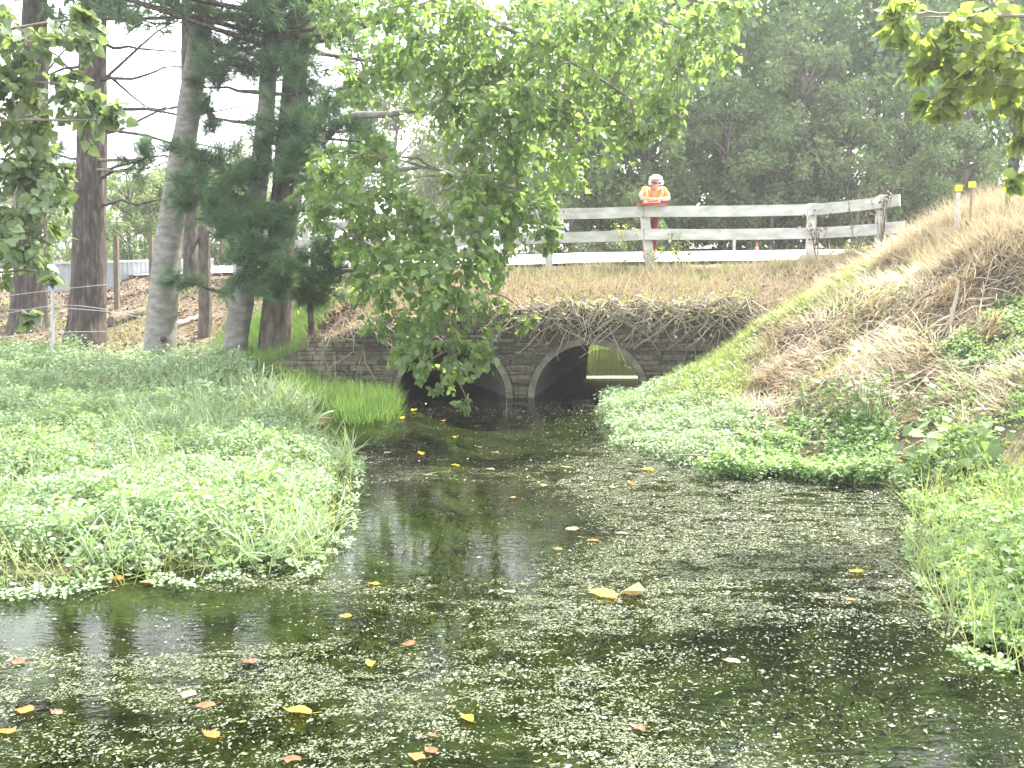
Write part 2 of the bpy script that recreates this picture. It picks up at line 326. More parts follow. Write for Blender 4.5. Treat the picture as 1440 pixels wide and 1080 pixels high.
def grow(a, b, step, k=1.25):
    o = [a]; s = step
    while abs(o[-1]-b) > s: o.append(o[-1]+math.copysign(s, b-a)); s *= k
    return o+[b]
gx = np.array(sorted(set(list(np.round(np.arange(-13, 13.01, .2), 3)) + grow(13, 700, .3) + grow(-13, -700, .3))))
gy = np.array(sorted(set(list(np.round(np.arange(2, 15.4, .16), 3)) + [15.5, 15.58] + list(np.round(np.arange(15.74, 21.1, .16), 3)) + [21.14, 21.26] + list(np.round(np.arange(21.42, 26.8, .16), 3)) + list(np.round(np.arange(26.9, 40, .3), 3)) + grow(40, 1200, .6) + grow(2, -300, .3))))
GX, GY = np.meshgrid(gx, gy); GZ = H(GX, GY)
nx, ny = len(gx), len(gy)
idx = np.arange(nx*ny).reshape(ny, nx)
F = np.stack([idx[:-1, :-1], idx[:-1, 1:], idx[1:, 1:], idx[1:, :-1]], -1)
cx = (gx[:-1]+gx[1:])/2
j = list(gy).index(15.5); keep = np.ones((ny-1, nx-1), bool); keep[j][(cx > -3.1) & (cx < 3.5)] = False
j = list(gy).index(21.14); keep[j][np.abs(cx-FAR_X) < 1.1] = False
ground = add('ground', np.stack([GX, GY, GZ], -1).reshape(-1, 3), F[keep], M['ground'], smooth=True, kind='structure')
def Hs(x, y): return H(np.asarray(x, float), np.asarray(y, float))
def at(x, y): return np.array([x, y, float(Hs(np.array([x]), np.array([y]))[0])])

# water: one sheet through the culvert and out on the far side
wx = np.linspace(-30, 8, 60); wy = np.linspace(-40, 60, 100); WX, WY = np.meshgrid(wx, wy)
ii = np.arange(6000).reshape(100, 60); WF = np.stack([ii[:-1, :-1], ii[:-1, 1:], ii[1:, 1:], ii[1:, :-1]], -1).reshape(-1, 4)
add('stream_water', np.stack([WX, WY, WX*0], -1).reshape(-1, 3), WF, M['water'], kind='structure')
# road and kerb
rx = np.arange(-40, 50.1, .5); rows = []
for t in np.linspace(0, 1, 8): rows.append(np.stack([rx, yn(rx)+ROADW*t, roadz(rx, yn(rx)+ROADW*t)+.02], -1))
V = np.concatenate(rows); n = len(rx); ii = np.arange(8*n).reshape(8, n); RF = np.stack([ii[:-1, :-1], ii[:-1, 1:], ii[1:, 1:], ii[1:, :-1]], -1).reshape(-1, 4)
road = add('road', V, RF, M['road'], kind='structure', smooth=True)
def kerb(off, h, wd):
    pr = [(-wd/2, -.1), (-wd/2, h-.02), (-wd/2+.02, h), (wd/2-.02, h), (wd/2, h-.02), (wd/2, -.1)]
    V = np.concatenate([np.stack([rx, yn(rx)+off+a, roadz(rx, yn(rx)+off)+b], -1) for a, b in pr]); ii = np.arange(6*n).reshape(6, n)
    return V, np.stack([ii[:-1, :-1], ii[:-1, 1:], ii[1:, 1:], ii[1:, :-1]], -1).reshape(-1, 4)
add('kerb', *kerb(ROADW+.1, .06, .2), M['kerb'], kind='structure')

# ------------------------------------------------------------------ stone culvert
AR = .86; RING = .1; ARCH = [(-.94, -.02, -2.0), (1.2, -.02, 1.25)]       # centre x, centre z, skew over the barrel
wy0 = WALL_Y-.05
culv = thing('stone_culvert', (0.13, WALL_Y, 0), 'dark coursed stone culvert wall with two round arches over the stream', 'culvert')
cV = ORIG[culv.name]
xs = np.arange(-3.75, 4.3, .03); zb = np.full_like(xs, -.5)
for ax, az, _ in ARCH:
    d = AR+.03; q = np.abs(xs-ax) < d; zb[q] = az+np.sqrt(d*d-(xs[q]-ax)**2)
zt = wtop(xs)+.02-.16*ss((xs-2.8)/.5); m_ = len(xs)
V = np.concatenate([np.stack([xs, np.full(m_, yv), zv], -1) for yv, zv in ((wy0+.03, zb), (wy0+.03, zt), (wy0+.42, zt), (wy0+.42, zb))])
ii = np.arange(4*m_).reshape(4, m_); F = np.stack([ii[:-1, :-1], ii[:-1, 1:], ii[1:, 1:], ii[1:, :-1]], -1).reshape(-1, 4)
add('mortar_backing', V, F, M['mortar'], culv)
for ax, az, sk in ARCH:
    th = np.linspace(0, math.pi, 25); prof = [(-AR, -.6)]+[(-AR*math.cos(t), AR*math.sin(t)) for t in th]+[(AR, -.6)]
    ys = np.linspace(wy0+.02, FAR_Y+.05, 30)
    V = np.concatenate([np.array([[ax+sk*(y-wy0)/(FAR_Y-wy0)+a, y, az+b] for a, b in prof]) for y in ys])
    V[:, 2] += (fbm(V[:, 1], V[:, 0]*2+V[:, 2]*3, 3.)-.5)*.03
    k = len(prof); ii = np.arange(30*k).reshape(30, k); F = np.stack([ii[:-1, :-1], ii[:-1, 1:], ii[1:, 1:], ii[1:, :-1]], -1).reshape(-1, 4)
    add('barrel_vault', V, F, M['mortar'], culv)
    bed = np.array([[ax+a, wy0-.1, -.42] for a in (-AR-.05, AR+.05)]+[[ax+sk+a, FAR_Y+.1, -.42] for a in (AR+.05, -AR-.05)]); add('barrel_floor', bed, np.array([[0, 1, 2, 3]]), M['mortar'], culv)
    if sk < 0:
        V, F = box(ax+sk-1.1, ax+sk+1.1, FAR_Y, FAR_Y+.3, -.7, 1.2); add('blocked_end', V, F, M['mortar'], culv)
    for sgn in (-1, 1):
        a, b = sorted((ax+sgn*(AR-.005), ax+sgn*(AR+RING))); V, F = box(a, b, wy0-.03, wy0+.2, -.5, az+.0); add('springer', V, F, M['ring'], culv)
def stone_mesh(seed):
    bm = bmesh.new(); bmesh.ops.create_cube(bm, size=1)
    bmesh.ops.bevel(bm, geom=bm.edges[:], offset=.07, segments=1, affect='EDGES'); r = random.Random(seed)
    for v in bm.verts: v.co += Vector((r.uniform(-.045, .045), r.uniform(-.09, .09), r.uniform(-.1, .1)))
    me = bpy.data.meshes.new('stone'); bm.to_mesh(me); bm.free(); me.materials.append(M['stone']); return me
SM = [stone_mesh(i) for i in range(9)]
spots = []; z = -.12
while z < 1.4:
    h = random.uniform(.05, .1); zm = z+h/2; iv = [(-3.7, 4.25)]
    for ax, az, _ in ARCH:
        d = AR+RING
        if abs(zm-az) < d:
            hw = math.sqrt(d*d-(zm-az)**2)+.005; nv = []
            for a, b in iv:
                if ax-hw > a: nv.append((a, min(b, ax-hw)))
                if ax+hw < b: nv.append((max(a, ax+hw), b))
            iv = [p for p in nv if p[1]-p[0] > .04]
    for a, b in iv:
        x = a
        while x < b-.02:
            wd = random.uniform(.12, .42)
            if b-x-wd < .12: wd = b-x
            if zm+h*.4 < wtop(x+wd/2)+.03-.16*float(ss((x+wd/2-2.8)/.5)): spots.append((x, wd, z, h))
            x += wd
    z += h
spots.sort(key=lambda s: abs(s[0]+s[1]/2-.4))
for k, (x, wd, z, h) in enumerate(spots[:300]):
    o = link('stone', random.choice(SM), culv); pr = random.uniform(-.02, .03)
    o.location = (x+wd/2-cV[0], wy0+.06-pr-cV[1], z+h/2-cV[2]); o.scale = (wd-random.uniform(.008, .03), .12, h-random.uniform(.006, .022)); o.rotation_euler = (random.uniform(-.06, .06), random.uniform(-.03, .03), random.uniform(-.05, .05))
rest = []
for x, wd, z, h in spots[300:]: rest.append(box(x+.006, x+wd-.006, wy0-random.uniform(-.01, .015), wy0+.1, z+.006, z+h-.006))
if rest: add('end_stones', *join(rest), M['stone'], culv, kind='stuff')
def voussoir(ax, az, t0, t1, r0, r1, y0, y1):
    V = np.array([[ax-r*math.cos(t), y, az+r*math.sin(t)] for y in (y0, y1) for r in (r0, r1) for t in (t0, t1)])
    return V, np.array([[0, 1, 3, 2], [4, 6, 7, 5], [0, 4, 5, 1], [2, 3, 7, 6], [0, 2, 6, 4], [1, 5, 7, 3]])
for ax, az, _ in ARCH:
    nv = 22
    for k in range(nv):
        t0, t1 = k*math.pi/nv+.003, (k+1)*math.pi/nv-.003; q = random.uniform(0, .006)
        add('voussoir', *voussoir(ax, az, t0, t1, AR-.005, AR+RING-.004, wy0-.022-q, wy0+.2), M['ring'], culv)
# far headwall, seen through the right arch
fx = np.arange(FAR_X-3, FAR_X+3.01, .06); zb = np.full_like(fx, -.5); q = np.abs(fx-FAR_X) < AR; zb[q] = -.02+np.sqrt(AR*AR-(fx[q]-FAR_X)**2)
V = np.concatenate([np.stack([fx, np.full(len(fx), yv), zv], -1) for yv, zv in ((FAR_Y+.1, zb), (FAR_Y+.1, zb*0+2.12), (FAR_Y-.2, zb*0+2.12), (FAR_Y-.2, zb))]); k = len(fx)
ii = np.arange(4*k).reshape(4, k); add('far_headwall', V, np.stack([ii[:-1, :-1], ii[:-1, 1:], ii[1:, 1:], ii[1:, :-1]], -1).reshape(-1, 4), M['mortar'], culv)

# ------------------------------------------------------------------ white road fence
posts = [(330, 322, 24.5, 0), (430, 316, 22, 0), (500, 316, 20.5, 0), (633, 305, 19, 0), (772, 296, 18, -.03), (905, 288, 17.5, -.16), (1142, 286, 17.3, 0), (1240, 274, 16.5, .02)]
fb = [at(pd(a, 360, d)[0], d) for a, b, d, l in posts]
fence = thing('road_fence', tuple(fb[5]), 'white painted two-rail timber fence along the road above the culvert', 'fence')
def obox(a, b, up, w_, h_, jitter=.0):
    """board from a to b: w_ thick, h_ tall"""
    a = np.asarray(a, float); b = np.asarray(b, float); t = unit((b-a)[None])[0]; s = unit(np.cross(t, up)[None])[0]; u = np.cross(s, t)
    P = []
    nseg = 7
    for i, q in enumerate(np.linspace(0, 1, nseg)):
        c = a+(b-a)*q; wob = np.array([0, 0, math.sin(q*3.1)*-.012*jitter])
        for e, f_ in ((-1, -1), (1, -1), (1, 1), (-1, 1)): P.append(c+wob+s*e*w_/2+u*f_*h_/2*(1+random.uniform(-.02, .02)))
    F = []
    for i in range(nseg-1):
        for k in range(4): F.append([i*4+k, i*4+(k+1) % 4, i*4+4+(k+1) % 4, i*4+4+k])
    e = (nseg-1)*4; F += [[3, 2, 1, 0], [e, e+1, e+2, e+3]]
    return np.array(P), np.array(F)
tops = [pd(a, b, d) for a, b, d, l in posts]
for k, ((a, b, d, lean), base, top) in enumerate(zip(posts, fb, tops)):
    bx = base.copy(); bx[0] = top[0]-lean*-1*0+(-lean if lean < -.1 else 0); bx[2] -= .15
    hw = .13 if k != 5 else .15
    V, F = obox(bx, top, np.array([0, -1., 0]), hw, hw)
    add('post', V, F, M['white'], fence)
RAIL_T = {330: (326, 343), 430: (320, 343), 500: (317, 345), 633: (307, 339), 772: (301, 334.5), 905: (297.5, 329.5), 1142: (295, 328), 1240: (284, 321)}
UPV = np.array([0, 0, 1.])
for k in range(len(posts)-1):
    (a, _, da, _), (b, _, db, _) = posts[k], posts[k+1]
    for r in (0, 1):
        p, q = pd(a, RAIL_T[a][r], da), pd(b, RAIL_T[b][r], db)
        if k == len(posts)-2:
            q = q+(q-p)*(.22 if r == 0 else .28)
        dv = np.array([0, -.095, 0]); V, F = obox(p+dv, q+dv-(q-p)*.004, UPV, .05, .185, 1.)
        add('rail', V, F, M['white'], fence)
# concrete foot of the post by the bend
cf = fb[6]; V, F = obox(cf+[0, -.05, -.3], cf+[0, -.05, .12], np.array([0, -1., 0]), .34, .3)
V += (rng.random(V.shape)-.5)*.04; add('post_footing', V, F, M['kerb'], fence)

# ------------------------------------------------------------------ leaves and trees
LEAF = (np.array([[0, 0, 0], [-.42, .22, .06], [-.3, .62, .02], [0, 1.05, -.1], [.3, .62, .02], [.42, .22, .06], [0, .45, -.05]]), np.array([[0, 6, 1], [1, 6, 2], [2, 6, 3], [3, 6, 4], [4, 6, 5], [5, 6, 0]]))
LEAF4 = (np.array([[0, 0, 0], [-.4, .35, .05], [0, 1.05, -.08], [.4, .35, .05]]), np.array([[0, 3, 2], [0, 2, 1]]))
OVAL = (np.array([[0, 0, 0], [-.3, .3, .05], [-.25, .75, .03], [0, 1, -.04], [.25, .75, .03], [.3, .3, .05]]), np.array([[0, 5, 1], [1, 5, 4], [1, 4, 2], [2, 4, 3]]))
def leaf_set(centers, radii, per, size, droop=.6, flat=.9):
    P, A, Nn, S = [], [], [], []
    for c, r, n_ in zip(centers, radii, per):
        # a few sprays per clump, leaves strung along them
        ns = max(3, n_//14); sd = rdir(ns)*np.array([1, 1, flat]); so = c+rdir(ns)*r*.35*rng.random((ns, 1))
        k = rng.integers(0, ns, n_); t = rng.random(n_)**.7
        p = so[k]+sd[k]*(t*r)[:, None]*1.0+rng.normal(size=(n_, 3))*r*.1; p[:, 2] -= t*t*r*.3
        a = unit(sd[k]*.6+rdir(n_)*.8+np.array([0, 0, -droop])); P.append(p); A.append(a); Nn.append(unit(rdir(n_)+np.array([0, -.2, .9]))); S.append(size*rng.uniform(.45, 1.35, n_))
    P, A, Nn, S = map(np.concatenate, (P, A, Nn, S)); return P, frames(A, Nn), S
def pixel(P):
    q = P-np.array([0, 0, CAMH]); fw = q[:, 1]*cp-q[:, 2]*sp; up = q[:, 1]*sp+q[:, 2]*cp
    return 720+FPX*q[:, 0]/np.maximum(fw, .1), 540-FPX*up/np.maximum(fw, .1), fw
def leafy(parent, P, R, S, m, n_single=300, name='crown'):
    px_, py_, fw = pixel(P); ins = (px_ > 0) & (px_ < 1440) & (py_ > 0) & (py_ < 1080)
    score = np.where(ins, S/fw, 0)*rng.uniform(.6, 1, len(P)); order = np.argsort(-score); sing = order[:n_single]; rest_ = order[n_single:]
    crown = add(name, *rep(*LEAF, P[rest_], R[rest_], S[rest_]), m, parent, kind='stuff'); base = ORIG[parent.name]
    if n_single:
        lm = fastmesh('leaf', *LEAF); lm.materials.append(m)
        for i in sing:
            o = link('leaf', lm, crown); mt = Matrix.Identity(4)
            for a in range(3):
                for b in range(3): mt[a][b] = R[i][a, b]*S[i]
                mt[a][3] = P[i][a]-base[a]
            o.matrix_basis = mt
    return crown
def trunk_pts(pts, n_=40):
    """smooth curve through (x,y,z) points"""
    P = np.asarray(pts, float); s = np.linspace(0, len(P)-1, n_); o = []
    for v in s:
        i = min(int(v), len(P)-2); t = v-i; p0, p1, p2, p3 = P[max(i-1, 0)], P[i], P[i+1], P[min(i+2, len(P)-1)]
        o.append(.5*((2*p1)+(-p0+p2)*t+(2*p0-5*p1+4*p2-p3)*t*t+(-p0+3*p1-3*p2+p3)*t**3))
    return np.array(o)
def trunk_rad(P, r0, r1, flare=.35):
    t = np.linspace(0, 1, len(P)); return r0+(r1-r0)*t + r0*flare*np.exp(-t*len(P)*.28)
def nearest_on(P, q, up=.0):
    d = np.linalg.norm(P-q, axis=1)+np.maximum(0, P[:, 2]-q[2]+up)*.0; return int(np.argmin(d))

# --- the poplar that hangs over the stream
pb = at(*pd(382, 510, 16.9)[:2])
pop = thing('poplar_tree', tuple(pb), 'leafy poplar overhanging the culvert, its green boughs dipping to the water', 'tree')
tp = trunk_pts([pb-[0, 0, .2], pd(392, 400, 16.9), pd(402, 250, 16.9), pd(418, 80, 16.9), pd(430, -60, 16.9), pd(440, -350, 17), pd(450, -700, 17.2)], 60)
add('trunk', *tube(tp, trunk_rad(tp, .27, .1, .3), 18, rough=.06, seed=3, ridges=4), M['bark_brown'], pop, smooth=True)
LM = [((385, 260), (480, 170), (600, 150), (740, 90), 13.6, .085), ((400, 190), (470, 140), (560, 118), (700, 96), 13.8, .07), ((400, 260), (500, 240), (620, 240), (730, 270), 13.2, .06),
      ((400, 300), (480, 300), (560, 380), (640, 500), 12.8, .055), ((420, 60), (560, 20), (760, -20), (960, 40), 13.4, .09), ((400, 250), (500, 290), (600, 330), (690, 410), 13.4, .05), ((420, 0), (520, -120), (640, -220), (800, -300), 14, .09), ((430, -100), (380, -250), (300, -350), (220, -420), 15, .08), ((430, -60), (560, -60), (720, 40), (880, 130), 12.6, .06), ((435, -300), (560, -480), (650, -600), (700, -800), 15, .07)]
limbs = []
for k, (a, b, c, d, D, r) in enumerate(LM):
    p0 = tp[nearest_on(tp, pd(*a, 16.9))]
    P = trunk_pts([p0, pd(*b, 16.9*.55+D*.45), pd(*c, 16.9*.2+D*.8), pd(*d, D)], 18); P = wiggle(P, .07, k); limbs.append(P)
    add('limb', *tube(P, np.linspace(r, .012, 18), 8), M['bark_grey'] if k < 3 else M['bark_brown'], pop, smooth=True)
CL = [(560, 20, 62), (650, 20, 60), (740, 25, 60), (830, 20, 60), (905, 30, 50), (985, 25, 40), (1035, 10, 25), (480, 20, 35), (540, 95, 55), (625, 85, 55), (700, 95, 55), (780, 95, 60), (860, 90, 55), (930, 80, 40), (500, 110, 30), (640, 160, 45), (705, 160, 55), (790, 165, 60), (870, 155, 50), (925, 150, 35), (955, 165, 18),
      (470, 250, 40), (540, 265, 45), (720, 230, 55), (785, 225, 40), (655, 245, 35), (755, 285, 35), (520, 215, 28), (455, 215, 25), (540, 320, 40), (600, 320, 45), (665, 310, 45), (720, 310, 40), (770, 320, 18), (500, 285, 25), (545, 375, 40), (600, 385, 55), (660, 370, 50), (705, 360, 22), (560, 440, 40), (615, 440, 50), (670, 430, 35), (560, 490, 22), (600, 490, 35), (650, 490, 38), (692, 485, 22), (630, 525, 25), (585, 520, 15), (622, 545, 12), (655, 566, 9), (745, 452, 12), (770, 345, 10), (815, 130, 50), (735, 130, 40), (450, 270, 35), (490, 330, 28), (440, 300, 22), (520, 400, 26), (530, 450, 20), (960, 60, 40), (1010, 60, 30), (900, 190, 20), (700, 270, 40), (590, 290, 25), (680, 60, 50), (770, 60, 50), (590, 60, 45), (660, 200, 30)]
cen, rad, per = [], [], []
for x, y, r in CL:
    D = 13.3+rng.uniform(-1.2, 1.2) if y < 250 else 12.6+rng.uniform(-.8, 1.0)
    cen.append(pd(x, y, D)); rr = r*D/FPX; rad.append(rr*1.2); per.append(int((50+r*r*.14)*(1. if y < 430 else .62)))
for k in range(46):       # the part of the crown above the frame
    t = rng.uniform(-.1, 1); c = pd(rng.uniform(300, 900), rng.uniform(-900, -40), rng.uniform(12.5, 18)); cen.append(c); rad.append(rng.uniform(.5, .9)); per.append(130)
P, R, S = leaf_set(cen, rad, per, .097)
crown = leafy(pop, P, R, S, M['poplar'], 300)
tw = []
for c, r in zip(cen[:len(CL)], rad):
    best = min(limbs, key=lambda L: np.min(np.linalg.norm(L-c, axis=1))); s0 = best[nearest_on(best, c)]
    P_ = wiggle(bez(s0, (s0+c)/2+[0, 0, .15], c, 9), .05, int(c[0]*50) % 97); tw.append(tube(P_, np.linspace(.018, .006, 9), 5))
    for q in range(3):
        e = c+rdir(1)[0]*r*.8; tw.append(tube(bez(c, (c+e)/2+[0, 0, .05], e, 5), np.linspace(.007, .003, 5), 4))
add('twigs', *join(tw), M['twig'], pop, kind='stuff')

# --- near boughs at the left and right edge, with their trees standing outside the frame
def edge_tree(base, pts, clumps, m, label, D, n_above, size, r0=.22):
    b = at(*base); t = thing('poplar_tree', tuple(b), label, 'tree')
    tpt = trunk_pts([b-[0, 0, .2]]+[np.array(p) for p in pts], 30)
    add('trunk', *tube(tpt, trunk_rad(tpt, r0, .07), 14, rough=.06, seed=5, ridges=3), M['bark_grey'], t, smooth=True)
    cen, rad, per = [], [], []
    for x, y, r, dd in clumps:
        cen.append(pd(x, y, D+dd)); rad.append(r*(D+dd)/FPX*1.1); per.append(int(30+r*r*.06*(D/9)**2))
    k0 = len(cen)
    for k in range(n_above):
        q = tpt[-1-rng.integers(0, 12)]; cen.append(q+rdir(1)[0]*rng.uniform(.6, 2.0)*[1, 1, .8]); rad.append(rng.uniform(.4, .8)); per.append(110)
    limbs_ = []
    for k, c in enumerate(cen):
        i = max(5, nearest_on(tpt, c)-3); s0 = tpt[i]; P_ = wiggle(bez(s0, (s0*.45+c*.55)+[0, 0, .3], c, 10), .06, k)
        if k < k0 and k % 3: 
            near_ = min(cen[:k], key=lambda q: np.linalg.norm(q-c)); P_ = wiggle(bez(near_, (near_+c)/2+[0, 0, .05], c, 10), .03, k); rr_ = np.linspace(.014, .005, 10)
        else: rr_ = np.linspace(.035, .007, 10)
        if k < k0 and not k % 3: add('limb', *tube(P_, rr_, 6), M['twig'], t)
        else: limbs_.append(tube(P_, rr_, 5))
    add('twigs', *join(limbs_), M['twig'], t, kind='stuff')
    P, R, S = leaf_set(cen, rad, per, size); leafy(t, P, R, S, m, 300)
    return t
CLL = [(40, 60, 45, 0), (100, 50, 30, .3), (20, 130, 45, 0), (85, 120, 30, 0), (60, 160, 50, .4), (110, 150, 40, 0), (150, 165, 28, -.2), (30, 200, 45, 0), (90, 110, 20, .2), (20, 250, 45, 0), (65, 235, 35, 0), (25, 310, 50, -.3), (70, 290, 30, 0), (20, 350, 35, 0), (60, 340, 28, .2), (75, 385, 10, 0), (10, 20, 40, 0), (130, 60, 16, 0), (120, 25, 20, 0), (-50, 100, 60, 0), (-60, 250, 60, 0), (40, 440, 9, 0), (-40, 380, 40, 0)]
edge_tree((-7.3, 9.6), [(-7.2, 9.7, 2), (-6.9, 9.6, 5), (-6.8, 9.7, 9)], CLL, M['poplar_grey'], 'grey-green poplar bough hanging in from the left edge before the pines', 9.2, 26, .105)
CLR = [(1290, 20, 35, 0), (1350, 25, 45, 0), (1415, 20, 45, .3), (1320, 70, 40, 0), (1380, 80, 45, -.2), (1430, 70, 40, 0), (1350, 120, 35, 0), (1410, 115, 35, .2), (1330, 150, 14, 0), (1425, 155, 25, 0), (1300, 145, 10, 0), (1432, 195, 10, 0), (1500, 60, 60, 0), (1500, 140, 50, .4), (1270, 50, 10, 0), (1295, 100, 12, 0), (1250, 15, 8, 0), (1430, 250, 7, 0)]
edge_tree((6.9, 8.3), [(6.8, 8.4, 2.5), (6.6, 8.4, 4.5), (6.5, 8.6, 8)], CLR, M['poplar_lime'], 'sunlit lime green poplar bough reaching in at the upper right', 8.4, 20, .11, .16)

# --- pines and the grey leaning trunk
def tuft_template(nn, ln, wd, seed):
    r = np.random.default_rng(seed); V, F = [], []
    for k in range(nn):
        ph = r.uniform(0, 2*math.pi); sp_ = r.uniform(.15, .95); d = np.array([math.sin(sp_)*math.cos(ph), math.cos(sp_), math.sin(sp_)*math.sin(ph)]); l = ln*r.uniform(.7, 1.1)
        s = unit(np.cross(d, r.normal(size=3))[None])[0]*wd/2; o = np.array([0, r.uniform(-.08, .1), 0]); V += [o-s, o+s, o+d*l+[0, 0, -.0]]; F.append([3*k, 3*k+1, 3*k+2])
    return np.array(V), np.array(F)
TUFT = tuft_template(34, .19, .0062, 4); TUFT2 = tuft_template(6, .27, .03, 5)
def pine(base, pts, r0, r1, clumps, label, bare=(), above=0, seed=0, mname='bark_pine', trunk_sides=26, dens=1.):
    b = at(*base); t = thing('pine_tree', tuple(b), label, 'tree')
    tpt = trunk_pts([b-[0, 0, .25]]+[np.array(p) for p in pts], 70)
    add('trunk', *tube(tpt, trunk_rad(tpt, r0, r1, .45), trunk_sides, rough=.09, seed=seed, ridges=5), M[mname], t, smooth=True)
    P, A, tw = [], [], []; P2, A2 = [], []
    def spray(c, r, n_, P=P, A=A):
        nb = max(3, n_//16); d = unit(rdir(nb)*[1, 1, .6]+[0, 0, .05]); o = c+rdir(nb)*r*.4
        for q in range(nb): tw.append(tube(np.array([o[q]-d[q]*r*.2, o[q]+d[q]*r*.4, o[q]+d[q]*r*.9+[0, 0, .05]]), [.012, .008, .004], 4))
        k = rng.integers(0, nb, n_); s = rng.random(n_)**.8; P.append(o[k]+d[k]*(s*r)[:, None]+rng.normal(size=(n_, 3))*.05); A.append(unit(d[k]*.8+rdir(n_)*.7+[0, 0, .25]))
    for x, y, r, D in clumps:
        c = pd(x, y, D); i = max(3, nearest_on(tpt, c)); s0 = tpt[i]
        P_ = wiggle(bez(s0, (s0+c)/2+[0, 0, -.05], c, 9), .06, int(x)); add('branch', *tube(P_, np.linspace(.04, .014, 9), 6), M['bark_brown'], t, smooth=True)
        spray(c, r*D/FPX, int((40+r*r*.045)*dens))
    zt = tpt[-1][2]
    for k in range(above):  # unseen upper crown, made dense to shade the ground below
        i = rng.integers(43, 69); s0 = tpt[i]; az = rng.uniform(0, 2*math.pi); L_ = rng.uniform(1.2, 3.6)*(1-.5*(i-43)/26); c = s0+np.array([math.cos(az)*L_, math.sin(az)*L_, rng.uniform(-.2, .5)])
        tw.append(tube(bez(s0, (s0+c)/2, c, 5), np.linspace(.05, .015, 5), 5)); spray(c, rng.uniform(.6, 1.1), 60, P2, A2); spray((s0+c)/2, .6, 30, P2, A2)
    for k, (a, q, D) in enumerate(bare):
        p0 = pd(*a, D[0]); p1 = pd(*q, D[1]); s0 = tpt[nearest_on(tpt, p0)]; mid = (s0+p1)/2+[0, 0, rng.uniform(-.12, .1)]
        P_ = wiggle(bez(s0, mid, p1, 12), .08, k+seed); add('branch', *tube(P_, np.linspace(.035, .008, 12), 6), M['bark_pine'], t, smooth=True)
        for z in range(9):
            i = rng.integers(3, 12); d = unit((p1-s0)[None])[0]; e = P_[i]+(d*.5+rdir(1)[0]*.8+[0, 0, -.1])*rng.uniform(.2, .55); tw.append(tube(wiggle(bez(P_[i], (P_[i]+e)/2+[0, 0, .04], e, 5), .03, z), np.linspace(.009, .003, 5), 4))
    if tw: add('twigs', *join(tw), M['bark_pine'], t, kind='stuff')
    if P:
        P = np.concatenate(P); A = np.concatenate(A); add('needles', *rep(*TUFT, P, frames(A, rdir(len(P))), rng.uniform(.75, 1.25, len(P))), M['needle'], t, kind='stuff')
    if P2:
        P2 = np.concatenate(P2); A2 = np.concatenate(A2); add('upper_needles', *rep(*TUFT2, P2, frames(A2, rdir(len(P2))), rng.uniform(.75, 1.25, len(P2))), M['needle'], t, kind='stuff')
    return t, tpt
# big dark pine
pine(pd(118, 490, 19.4)[:2], [pd(124, 400, 19.4), pd(128, 200, 19.4), pd(132, 0, 19.4), pd(136, -300, 19.4), pd(140, -800, 19.5)], .37, .12,
     [(185, 240, 26, 18.6), (205, 222, 22, 18.2), (180, 25, 20, 19)], 'broad dark pine trunk, second from the left edge, behind the wire fence',
     bare=[((150, 120), (275, 90), (19.4, 18.2)), ((150, 160), (280, 150), (19.4, 19)), ((150, 130), (262, 20), (19.4, 18.6)), ((150, 240), (250, 222), (19.4, 18)), ((150, 290), (245, 283), (19.4, 18.6)), ((150, 262), (225, 232), (19.4, 18.8)), ((110, 265), (70, 250), (19.4, 18.5)), ((110, 120), (60, 60), (19.4, 19)), ((150, 60), (255, 75), (19.4, 20)), ((150, 95), (230, 160), (19.4, 20.5)), ((150, 200), (300, 130), (19.4, 21)), ((105, 225), (40, 210), (19.4, 20)), ((150, 150), (350, 152), (19.4, 18.4)), ((150, 180), (330, 215), (19.4, 20)), ((105, 90), (20, 110), (19.4, 20))], above=80, seed=1)
pine(pd(38, 466, 21.4)[:2], [pd(42, 380, 21.4), pd(48, 150, 21.4), pd(50, 0, 21.4), pd(55, -300, 21.4), pd(55, -800, 21.4)], .38, .13, [(10, 60, 25, 20.8), (75, 215, 22, 20.6)],
     'dark pine trunk at the left edge behind hanging poplar leaves', bare=[((50, 200), (-40, 190), (21.4, 20.5)), ((50, 120), (110, 60), (21.4, 22)), ((60, 270), (105, 285), (21.4, 20.8)), ((50, 310), (0, 330), (21.4, 21))], above=80, seed=2)
# pine with the long needles in the middle
PCL = [(330, 20, 45, 16.3), (375, 50, 50, 16.6), (345, 90, 45, 16.2), (400, 100, 40, 16), (310, 60, 30, 16.8), (420, 165, 45, 15.6), (460, 195, 45, 15.3), (500, 215, 35, 15.2), (400, 200, 40, 15.8), (445, 235, 38, 15.4), (360, 240, 35, 16), (300, 240, 45, 15.9), (270, 275, 32, 15.8), (330, 270, 40, 15.6), (300, 310, 40, 15.5), (350, 330, 45, 15.3), (385, 350, 38, 15.2), (380, 300, 35, 15.4), (370, 400, 35, 15.2), (340, 375, 35, 15.3), (395, 395, 22, 15.2), (260, 215, 22, 16.3), (440, 130, 35, 16.2), (390, 20, 45, 16.6), (285, 20, 22, 17.2), (250, 395, 16, 16.2), (520, 200, 22, 15.2), (290, 160, 25, 16.9), (425, 60, 28, 16.6), (300, 120, 24, 16.7)]
pine(pd(325, 521, 16.6)[:2], [pd(333, 470, 16.6), pd(350, 360, 16.6), pd(372, 180, 16.6), pd(382, 20, 16.6), pd(390, -200, 16.6), pd(395, -600, 16.6)], .22, .07, PCL, 'long needled pine with a short leaning trunk in front of the poplar', above=40, seed=3, mname='bark_grey', dens=1.35)
